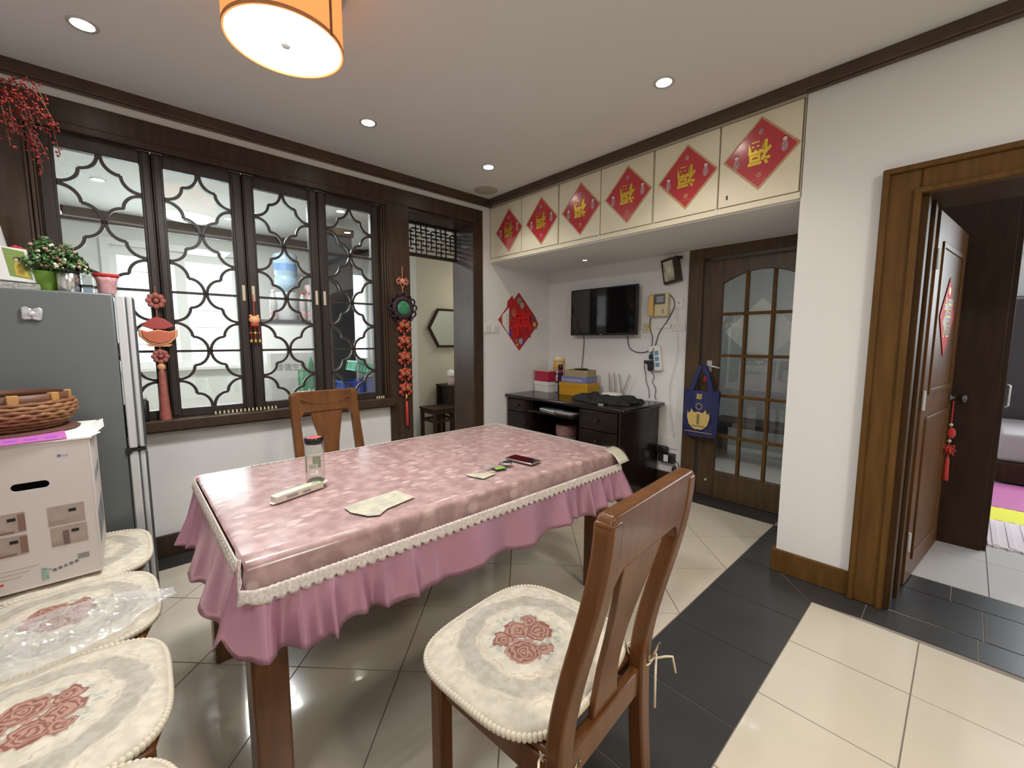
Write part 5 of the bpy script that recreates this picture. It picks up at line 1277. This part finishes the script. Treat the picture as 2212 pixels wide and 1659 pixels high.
# corner flap stands off at the far right
wN = len(rowsf[0]); mb = MB()
for j, row in enumerate(rowsf):
    for i, (x, y, z) in enumerate(row):
        if j >= 27 and i >= 17:
            k = (j-26)/4; lift = .006*k; y += .045*k*((i-16)/7); x += .010*k*((i-16)/7); z += lift+.028*k*max(0, (i-18)/5)
        mb.v.append((x, y, z))
for j in range(30):
    for i in range(wN-1): a = j*wN+i; mb.f.append((a, a+1, a+wN+1, a+wN))
mb.build('sheet', m_cov, cv, smooth=True)
mb = MB()
for a in range(9):
    for b in range(7):
        u, v = a/8, b/6; mb.v.append((TX1-.03+.10*u-ox, TY1-.05+.085*v+.01*math.sin(PI*u)-oy, TH+.008-.055*u**2.0+.004*v))
for a in range(8):
    for b in range(6): q = a*7+b; mb.f.append((q, q+1, q+8, q+7))
mb.build('corner_flap', mat('clouded_plastic', (.56, .52, .42), .2, coat=.4), cv, smooth=True, solid=.002)
TT = TH+.010
def onT(x, y): return (x, y, TT)
def tape(lab, pts):
    o = MB().prism(pts, 0, .0007).build('sticker_patch', mat('old_sticker', (.62, .58, .42), .35, col2=(.42, .40, .33), scale=22)); o.location = (0, 0, TT-.0005); tag(o, lab, 'sticker')
tape('worn pale sticker patch on the table cover nearest the camera', [(-1.355, .50), (-1.30, .50), (-1.235, .53), (-1.22, .56), (-1.25, .60), (-1.28, .72), (-1.385, .70), (-1.37, .56)])
tape('small pale sticker patch on the table cover beside the keys', [(-1.365, 1.0), (-1.32, 1.08), (-1.285, 1.10), (-1.27, 1.02), (-1.33, 1.0)])
# glass jar
j = thing('glass_jar', 'tall empty glass jar with a black and red lid on the table', 'jar', (-1.652, .508, TT))
m_jar = film('jar_glass', (.98, .99, .97), white=.06)
MB().lathe([(.031, 0), (.034, .004), (.034, .150), (.031, .160), (.030, .166), (.0285, .166), (.0325, .148), (.0325, .006), (0, .005)], 32).build('jar', m_jar, j, smooth=True)
MB().lathe([(.0, .004), (.032, .005), (.0322, .018), (.022, .022), (.006, .017), (0, .018)], 24, fn=lambda a, z: 1+.02*math.sin(5*a)).build('dried_content', mat('jar_content', (.05, .035, .03), .3), j, smooth=True)
MB().lathe([(.033, .160), (.0345, .162), (.0345, .180), (.032, .183), (0, .183)], 32).build('lid', m_blk2, j, smooth=True, angle=40)
MB().lathe([(.0, .1832), (.026, .1832), (.027, .1836), (0, .1842)], 32).build('lid_print', mat('lid_red', (.58, .08, .07), .4, var=.5, scale=70), j)
def lab_arc(r, a0, a1, z0, z1, nm, m):
    mb = MB(); N_ = 12
    for k in range(N_+1):
        a = a0+(a1-a0)*k/N_
        for z in (z0, z1): mb.v.append((r*math.cos(a), r*math.sin(a), z))
    for k in range(N_): mb.f.append((2*k, 2*k+2, 2*k+3, 2*k+1))
    mb.build(nm, m, j)
lab_arc(.0346, -2.5, -2.0, .045, .110, 'label', mat('label_green', (.14, .24, .06), .4)); lab_arc(.0335, 2.2, 3.1, .055, .10, 'label', mat('label_pale_green', (.26, .36, .16), .5))
lab_arc(.0335, -.95, -.05, .068, .088, 'barcode_label', m_paper)
for k in range(7): lab_arc(.0338, -.88+.11*k, -.84+.11*k, .070, .086, 'barcode_line', m_black)
# toothpaste-like carton
k_ = thing('slim_carton', 'slim white and green carton lying in front of the glass jar', 'carton', (-1.586, .432, TT)); k_.rotation_euler = (0, 0, math.atan2(.53-.335, -1.611+1.55)+.03)
MB().prism([(-.098, -.016), (-.085, -.018), (.085, -.018), (.085, .018), (-.085, .018), (-.098, .016)], 0, .022).build('body', mat('carton_cream', (.72, .66, .56), .45), k_, bevel=.001)
B(-.084, .084, -.0175, .0175, .0222, .0228).build('top_print', mat('pale_green_print', (.66, .76, .52), .45), k_)
for (a, b, c_, d_) in ((-.084, .084, -.0175, -.0150), (-.084, .084, .0150, .0175), (.078, .084, -.0175, .0175)): B(a, b, c_, d_, .0228, .0232).build('green_line', mat('lime_print', (.30, .46, .10), .45), k_)
B(.045, .07, -.010, .006, .0228, .0234).build('print', mat('print_grey', (.35, .33, .33), .5), k_); B(.02, .032, -.008, .002, .0228, .0234).build('print', mat('print_ochre', (.62, .42, .15), .5), k_)
B(-.06, -.02, -.0186, -.018, .006, .016).box(.0, .03, -.0186, -.018, .006, .014).build('print', mat('print_grey', (.35, .33, .33), .5), k_)
MB().prism([(.085, -.018), (.115, -.004), (.120, .012), (.085, .018)], .014, .016).build('flap', m_paper, k_); MB().prism([(-.085, -.018), (-.11, -.012), (-.105, .012), (-.085, .018)], .0, .0015).build('flap', m_paper, k_)
# phone
p_ = thing('smartphone', 'black smartphone lying on the table beyond the keys', 'phone', (-1.345, 1.312, TT)); p_.rotation_euler = (0, 0, math.atan2(-1.265+1.437, 1.345-1.29)*0-.83)

p_.rotation_euler = (0, 0, math.atan2(1.315-1.345, -1.264+1.432)+.30)
B(-.078, .078, -.037, .037, 0, .0085).build('body', mat('phone_frame', (.36, .28, .27), .3, .6), p_, bevel=.004, bseg=3)
B(-.075, .075, -.0345, .0345, .0085, .0090).build('screen', m_blk2, p_, bevel=.0003)
# keys
ks = thing('key_bunch', 'bunch of keys with a black round fob and a green tag on the table', 'keys', (-1.34, 1.155, TT))
def T3(p, a, lx=0, ly=0): return (p[0]*math.cos(a)-p[1]*math.sin(a)+lx, p[0]*math.sin(a)+p[1]*math.cos(a)+ly)
def kp(pts, a, lx, ly, z0, z1, m, nm, bev=.0006): return MB().prism([T3(p, a, lx, ly) for p in pts], z0, z1).build(nm, m, ks, bevel=bev)
m_key = mat('key_steel', (.70, .70, .60), .3, .8)
kp([(-.026, -.014), (.026, -.014), (.026, .014), (-.026, .014)], math.radians(78), .018, -.002, 0, .004, mat('tag_frame', (.05, .05, .04), .5), 'green_tag')
kp([(-.023, -.011), (.023, -.011), (.023, .011), (-.023, .011)], math.radians(78), .018, -.002, .004, .0048, mat('tag_green', (.22, .48, .04), .4), 'tag_face', 0)
MB().lathe([(.0, 0), (.021, 0), (.023, .004), (.021, .008)], 24, c=(.0, .055, .006)).build('fob_rim', m_chrome, ks, smooth=True); MB().lathe([(.020, .008), (.019, .010), (0, .0105)], 24, c=(.0, .055, .006)).build('fob', m_black, ks, smooth=True)
for a, lx, ly, z in ((-2.1, -.01, -.005, .004), (-1.85, -.005, -.012, .007), (-2.6, -.02, .004, .002)):
    kp([(0, -.009), (.018, -.010), (.020, -.004), (.046, -.003), (.048, 0), (.046, .003), (.020, .004), (.018, .010), (0, .009)], a, lx, ly, z, z+.002, m_key, 'key')
MB().tube([(-.004+.012*math.cos(a), .022+.012*math.sin(a), .008+.003*math.sin(a)) for a in [q*2*PI/14 for q in range(14)]], .0012, 6, closed=True).build('key_ring', m_chrome, ks, smooth=True)
kp([(0, -.006), (.03, -.005), (.032, .005), (0, .006)], 1.9, -.02, .03, .003, .008, m_black, 'fob_strap')

# ================================================================= KITCHEN BEYOND THE LATTICE
kc = thing('kitchen_unit', 'white tall kitchen unit with a dark shelf board seen through the third sash', 'cabinet', (-5.75, 1.62, 0))
B(-.33, .28, -.42, .38, .0, 1.50).build('body', m_kit, kc, bevel=.004); B(-.35, .30, -.45, .40, 1.50, 1.535).build('shelf_board', mat('shelf_dark', (.06, .06, .07), .4), kc, bevel=.003)
KX = -5.62
wbt = thing('water_bottle', 'large pale blue water cooler bottle seen through the third sash', 'water bottle', (KX, 1.50, 1.535))
m_wb = mat('water_blue', (.42, .58, .70), .15, coat=.3, var=.2, scale=8)
MB().lathe([(.11, .0), (.12, .02), (.12, .33), (.0, .33)], 24).build('dispenser', mat('dispenser_white', (.55, .55, .56), .4), wbt, bevel=.004)
MB().lathe([(.04, .33), (.10, .37), (.125, .42), (.125, .50), (.115, .52), (.125, .54), (.125, .66), (.13, .68), (.135, .76), (.12, .78), (0, .785)], 28).build('bottle', m_wb, wbt, smooth=True)
MB().lathe([(.1255, .58), (.1265, .58), (.1265, .66), (.1255, .66)], 28).build('label', mat('label_blue', (.16, .30, .55), .4), wbt)
bl = mat('bottle_clear', (.50, .47, .47), .12, coat=.5, var=.3, scale=12)
for k, (y, lab) in enumerate(((1.33, 'clear plastic bottle left of the water cooler'), (1.65, 'clear plastic bottle right of the water cooler'), (1.735, 'clear plastic bottle with pink cap, middle of the group on the kitchen shelf'), (1.82, 'clear plastic bottle at the right end of the kitchen shelf'))):
    t = thing('plastic_bottle', lab, 'bottle', (KX+.08, y, 1.535))
    MB().lathe([(.036, 0), (.040, .01), (.040, .10), (.036, .11), (.040, .12), (.040, .24), (.030, .28), (.014, .31), (.014, .325)], 20).build('body', bl, t, smooth=True)
    MB().lathe([(.016, .32), (.017, .345), (0, .348)], 14).build('cap', m_red if k else m_white, t, smooth=True); MB().lathe([(.0405, .05), (.041, .05), (.041, .09), (.0405, .09)], 20).build('label', mat('label_rose', (.60, .25, .25), .5), t)
t = thing('red_bow_bag', 'red and white gathered bag top behind the bottles on the kitchen shelf', 'bag', (KX-.05, 1.78, 1.535))
MB().lathe([(.07, 0), (.08, .1), (.07, .28), (.03, .36), (.06, .41), (.05, .45), (0, .42)], 20, fn=lambda a, z: 1+.10*math.sin(6*a+9*z)).build('bag', mat('bow_red', (.62, .12, .16), .4, col2=(.8, .7, .68), scale=18), t, smooth=True)
cb = thing('white_sack', 'pale printed sack with grey lettering and a green bottle picture behind the third sash', 'sack', (-5.30, 1.46, 0))
B(-.10, .10, -.30, .32, 0, 1.18).build('body', mat('sack_white', (.62, .61, .58), .5, var=.12, scale=9), cb, bevel=.03)
text_obj('lettering', '绿健生活馆', .085, mat('letter_grey', (.28, .28, .28), .5), cb, (.102, -.02, 1.0), (PI/2, 0, PI/2))
B(.10, .103, .0, .10, .66, .96).build('bottle_print', mat('green_print', (.10, .30, .18), .4), cb, bevel=.002); B(.103, .105, .02, .05, .68, .94).build('bottle_print', mat('mint_stripe', (.25, .50, .32), .4), cb)
t = thing('green_net_bag', 'dark green net bag hanging at the right edge of the third sash', 'bag', (-4.32, 1.33, .80))
MB().lathe([(.0, 0), (.03, .04), (.04, .14), (.03, .25), (.012, .34)], 14, fn=lambda a, z: 1+.15*math.sin(4*a+20*z)).build('bag', mat('net_green', (.02, .20, .10), .5), t, smooth=True)
B(-.10, .10, -.10, .10, -.03, -.001).build('shelf', m_kit, t)
dp = thing('dark_fridge', 'tall glossy dark refrigerator seen through the fourth sash', 'refrigerator', (-4.85, 1.80, 0))
B(-.30, .15, -.13, .14, .0, 2.42).build('body', mat('dark_gloss', (.045, .050, .060), .15, coat=.5), dp, bevel=.008)
B(-.10, .152, -.16, -.13, 0, 2.42).build('pale_edge', m_silver, dp, bevel=.003)
B(-.32, .17, -.17, .16, 2.42, 2.50).build('top_moulding', m_wood, dp, bevel=.01)
kt = thing('kitchen_worktop', 'kitchen worktop below the lattice window holding the crates', 'worktop', (-3.88, 1.50, 0))
B(-.30, .30, -.32, .45, .76, .79).build('top', m_kit, kt, bevel=.004); B(-.28, .28, -.30, .43, 0, .76).build('cupboard', m_kit, kt)
def crate(name, label, x, y, z, w, d, h, m, rx=0, rz=0):
    t = thing(name, label, 'crate', (x, y, z), rz); t.rotation_euler = (rx, 0, rz)
    sl = MB()
    for k in range(11):
        a = -d/2+d*k/10; sl.box(w/2-.004, w/2, a-.006, a+.006, .01, h); sl.box(-w/2, -w/2+.004, a-.006, a+.006, .01, h)
    for k in range(9):
        a = -w/2+w*k/8; sl.box(a-.006, a+.006, -d/2, -d/2+.004, .01, h); sl.box(a-.006, a+.006, d/2-.004, d/2, .01, h)
    sl.build('slats', m, t)
    B(-w/2, w/2, -d/2, d/2, 0, .01).build('base', m, t)
    MB().box(-w/2-.006, w/2+.006, -d/2-.006, -d/2+.006, h-.015, h).box(-w/2-.006, w/2+.006, d/2-.006, d/2+.006, h-.015, h).box(-w/2-.006, -w/2+.006, -d/2, d/2, h-.015, h).box(w/2-.006, w/2+.006, -d/2, d/2, h-.015, h).build('rim', m, t)
    return t
m_gc = mat('crate_green', (.05, .42, .24), .4); m_bc = mat('crate_blue', (.03, .08, .38), .4)
crate('green_basket', 'bright green plastic basket leaning upside on the blue crates', -3.84, 1.67, .985, .22, .30, .09, m_gc, math.radians(-16))
crate('blue_crate', 'blue plastic crate under the green basket behind the fourth sash', -3.80, 1.73, .79, .20, .20, .16, m_bc)
crate('blue_crate', 'plain blue plastic crate left of the slatted one behind the fourth sash', -3.85, 1.52, .79, .20, .17, .14, m_bc)
t = thing('black_pouch', 'black pouch hanging on the grey kitchen wall by the narrow window', 'pouch', (-5.72, 2.765, 1.68)); B(-.20, .12, -.05, 0, -.10, .10).box(-.10, .02, -.045, 0, -.28, -.12).build('body', m_black, t, bevel=.015)
for k, (x, y, lab) in enumerate(((-5.0, -.05, 'recessed kitchen light seen in the first sash'), (-5.6, .95, 'recessed kitchen light seen low in the second sash'), (-4.5, 1.75, 'recessed kitchen light seen in the fourth sash'))):
    t = thing('kitchen_downlight', lab, 'light', (x, y, 2.62)); MB().lathe([(.036, -.002), (.05, -.006), (.052, 0)], 20).build('trim_ring', m_silver, t); MB().lathe([(0, -.003), (.036, -.003)], 20).build('bulb', MATS['bulb_glow'], t)
# drying rack things at the left of the kitchen window
t = thing('wall_picture', 'pale wall tiles panel with a black letter decal left of the kitchen window', 'panel', (-5.4, -.42, 1.9)); B(-.5, .5, -.02, 0, -.3, .3).build('panel', m_grey, t); B(.16, .20, 0, .003, -.06, .0).build('decal', m_black, t)

# ================================================================= PASSAGE BEYOND THE DOORWAY
hx = thing('hexagon_mirror', 'hexagonal wall mirror with a dark wooden frame in the passage', 'mirror', (-4.985, 3.355, 1.468))
def hexa(r, z=1.0): return [(r*math.cos(PI/3*k), r*math.sin(PI/3*k)*z) for k in range(6)]
mb = MB(); o_, i_ = hexa(.306), hexa(.272); R_ = Matrix(((0, 0, 1), (1, 0, 0), (0, 1, 0)))
for k in range(6):
    a, b = o_[k], o_[(k+1) % 6]; c_, d_ = i_[k], i_[(k+1) % 6]; mb.prism([a, b, d_, c_], 0, .03, R_)
mb.build('frame', m_ward, hx); MB().prism(i_, .004, .008, R_).build('mirror', mat('mirror_glass', (.80, .86, .82), .04, 1), hx)
st_ = thing('wooden_stool', 'dark wooden stool in the passage beyond the doorway', 'stool', (-4.58, 2.95, 0))
B(-.19, .17, -.18, .20, .425, .45).build('seat', m_ward, st_, bevel=.006)
for x in (-.16, .14):
    for y in (-.15, .17): B(x-.02, x+.02, y-.02, y+.02, 0, .425).build('leg', m_ward, st_, bevel=.003)
for y in (-.15, .17): B(-.15, .14, y-.01, y+.01, .27, .30).build('stretcher', m_ward, st_); B(-.15, .14, y-.01, y+.01, .375, .42).build('apron', m_ward, st_)
for x in (-.16, .14): B(x-.01, x+.01, -.15, .17, .27, .30).build('rail', m_ward, st_); B(x-.01, x+.01, -.15, .17, .375, .42).build('apron', m_ward, st_)
cn = thing('console_table', 'dark narrow console in the passage, partly hidden by the door jamb', 'console', (-4.78, 3.50, 0))
B(-.19, .19, -.345, .40, .675, .70).build('top', m_ward, cn, bevel=.004)
for y in (-.32, .37):
    for x in (-.16, .16): B(x-.02, x+.02, y-.02, y+.02, 0, .675).build('leg', m_ward, cn)
B(-.17, .17, -.30, .36, .3, .66).build('cupboard', m_black, cn)
t = thing('pink_jar', 'pale pink jar with a white lid on the passage console', 'jar', (-4.72, 3.24, .70))
MB().lathe([(.04, 0), (.045, .01), (.045, .10), (.04, .11)], 20).build('jar', mat('pale_pink', (.62, .42, .38), .4), t, smooth=True); MB().lathe([(.05, .11), (.052, .14), (.05, .19), (.02, .205), (0, .206)], 20).build('lid', m_white, t, smooth=True)
# ================================================================= BEDROOM BEYOND THE RIGHT DOOR
wd = thing('wardrobe', 'tall dark brown wardrobe just inside the bedroom door', 'wardrobe', (-.11, 4.12, 0))
B(-.24, .255, -.29, -.27, .0, 2.42).build('end_panel', m_ward, wd, bevel=.003)
B(-.24, .28, -.27, .35, .0, 2.40).build('body', m_ward, wd, bevel=.003)
B(.258, .268, -.26, -.20, 0.0, .10).build('plinth', m_ward, wd)
MB().tube([(.285, -.20, .90), (.30, -.20, .91), (.30, -.20, 1.03), (.285, -.20, 1.04)], .006).build('handle', m_silver, wd, smooth=True)
m_fm = [mat('foam_pale', (.72, .62, .64), .7), mat('foam_yellow', (.78, .74, .06), .7), mat('foam_pink', (.50, .15, .33), .6)]
def foam(name, label, y0, y1, m, rib=0):
    t = thing(name, label, 'mat', (.9, y0, 0)); W_ = .72
    teeth = [(-W_, 0)]
    k = 0; x = -W_
    while x < W_-.04: teeth += [(x+.02, 0), (x+.024, -.012), (x+.044, -.012), (x+.048, 0)]; x += .06
    teeth += [(W_, 0), (W_, y1-y0), (-W_, y1-y0)]
    MB().prism(teeth, 0, .012).build('sheet', m, t)
    if rib:
        for q in range(int(2*W_/.07)): B(-W_+.02+.07*q, -W_+.052+.07*q, .01, y1-y0-.01, .012, .016).build('rib', m, t, bevel=.002)
foam('foam_mat', 'pale pink ribbed foam play mat nearest the bedroom door', 3.975, 4.56, m_fm[0], 1)
foam('foam_mat', 'yellow interlocking foam mat between the pale and the magenta one', 4.573, 4.92, m_fm[1])
foam('foam_mat', 'magenta foam play mat farthest in the bedroom', 4.933, 5.80, m_fm[2])
bd = thing('bed', 'low bed with a grey mattress on a dark base beyond the foam mats', 'bed', (1.2, 6.5, 0))
B(-.95, 1.0, -.68, .55, .02, .20).build('base', m_ward, bd, bevel=.005); B(-.94, .98, -.62, .55, .20, .46).build('mattress', mat('mattress_grey', (.42, .38, .38), .8), bd, bevel=.03)
hb = thing('bedroom_cabinet', 'dark tall cabinet against the far bedroom wall', 'cabinet', (1.4, 7.2, 0)); B(-1.1, 1.2, -.1, .18, 0, 1.75).build('body', mat('cab_violet', (.06, .045, .05), .5), hb, bevel=.004)
B(-1.15, -1.10, -.1, .1, .6, 1.7).build('pale_strip', m_hall, hb)
bl_ = thing('bedroom_blind', 'pale window blind on the far bedroom wall', 'blind', (1.2, 7.36, 2.0)); B(-1.0, 1.0, -.02, 0, -.2, .25).build('fabric', m_paper, bl_)
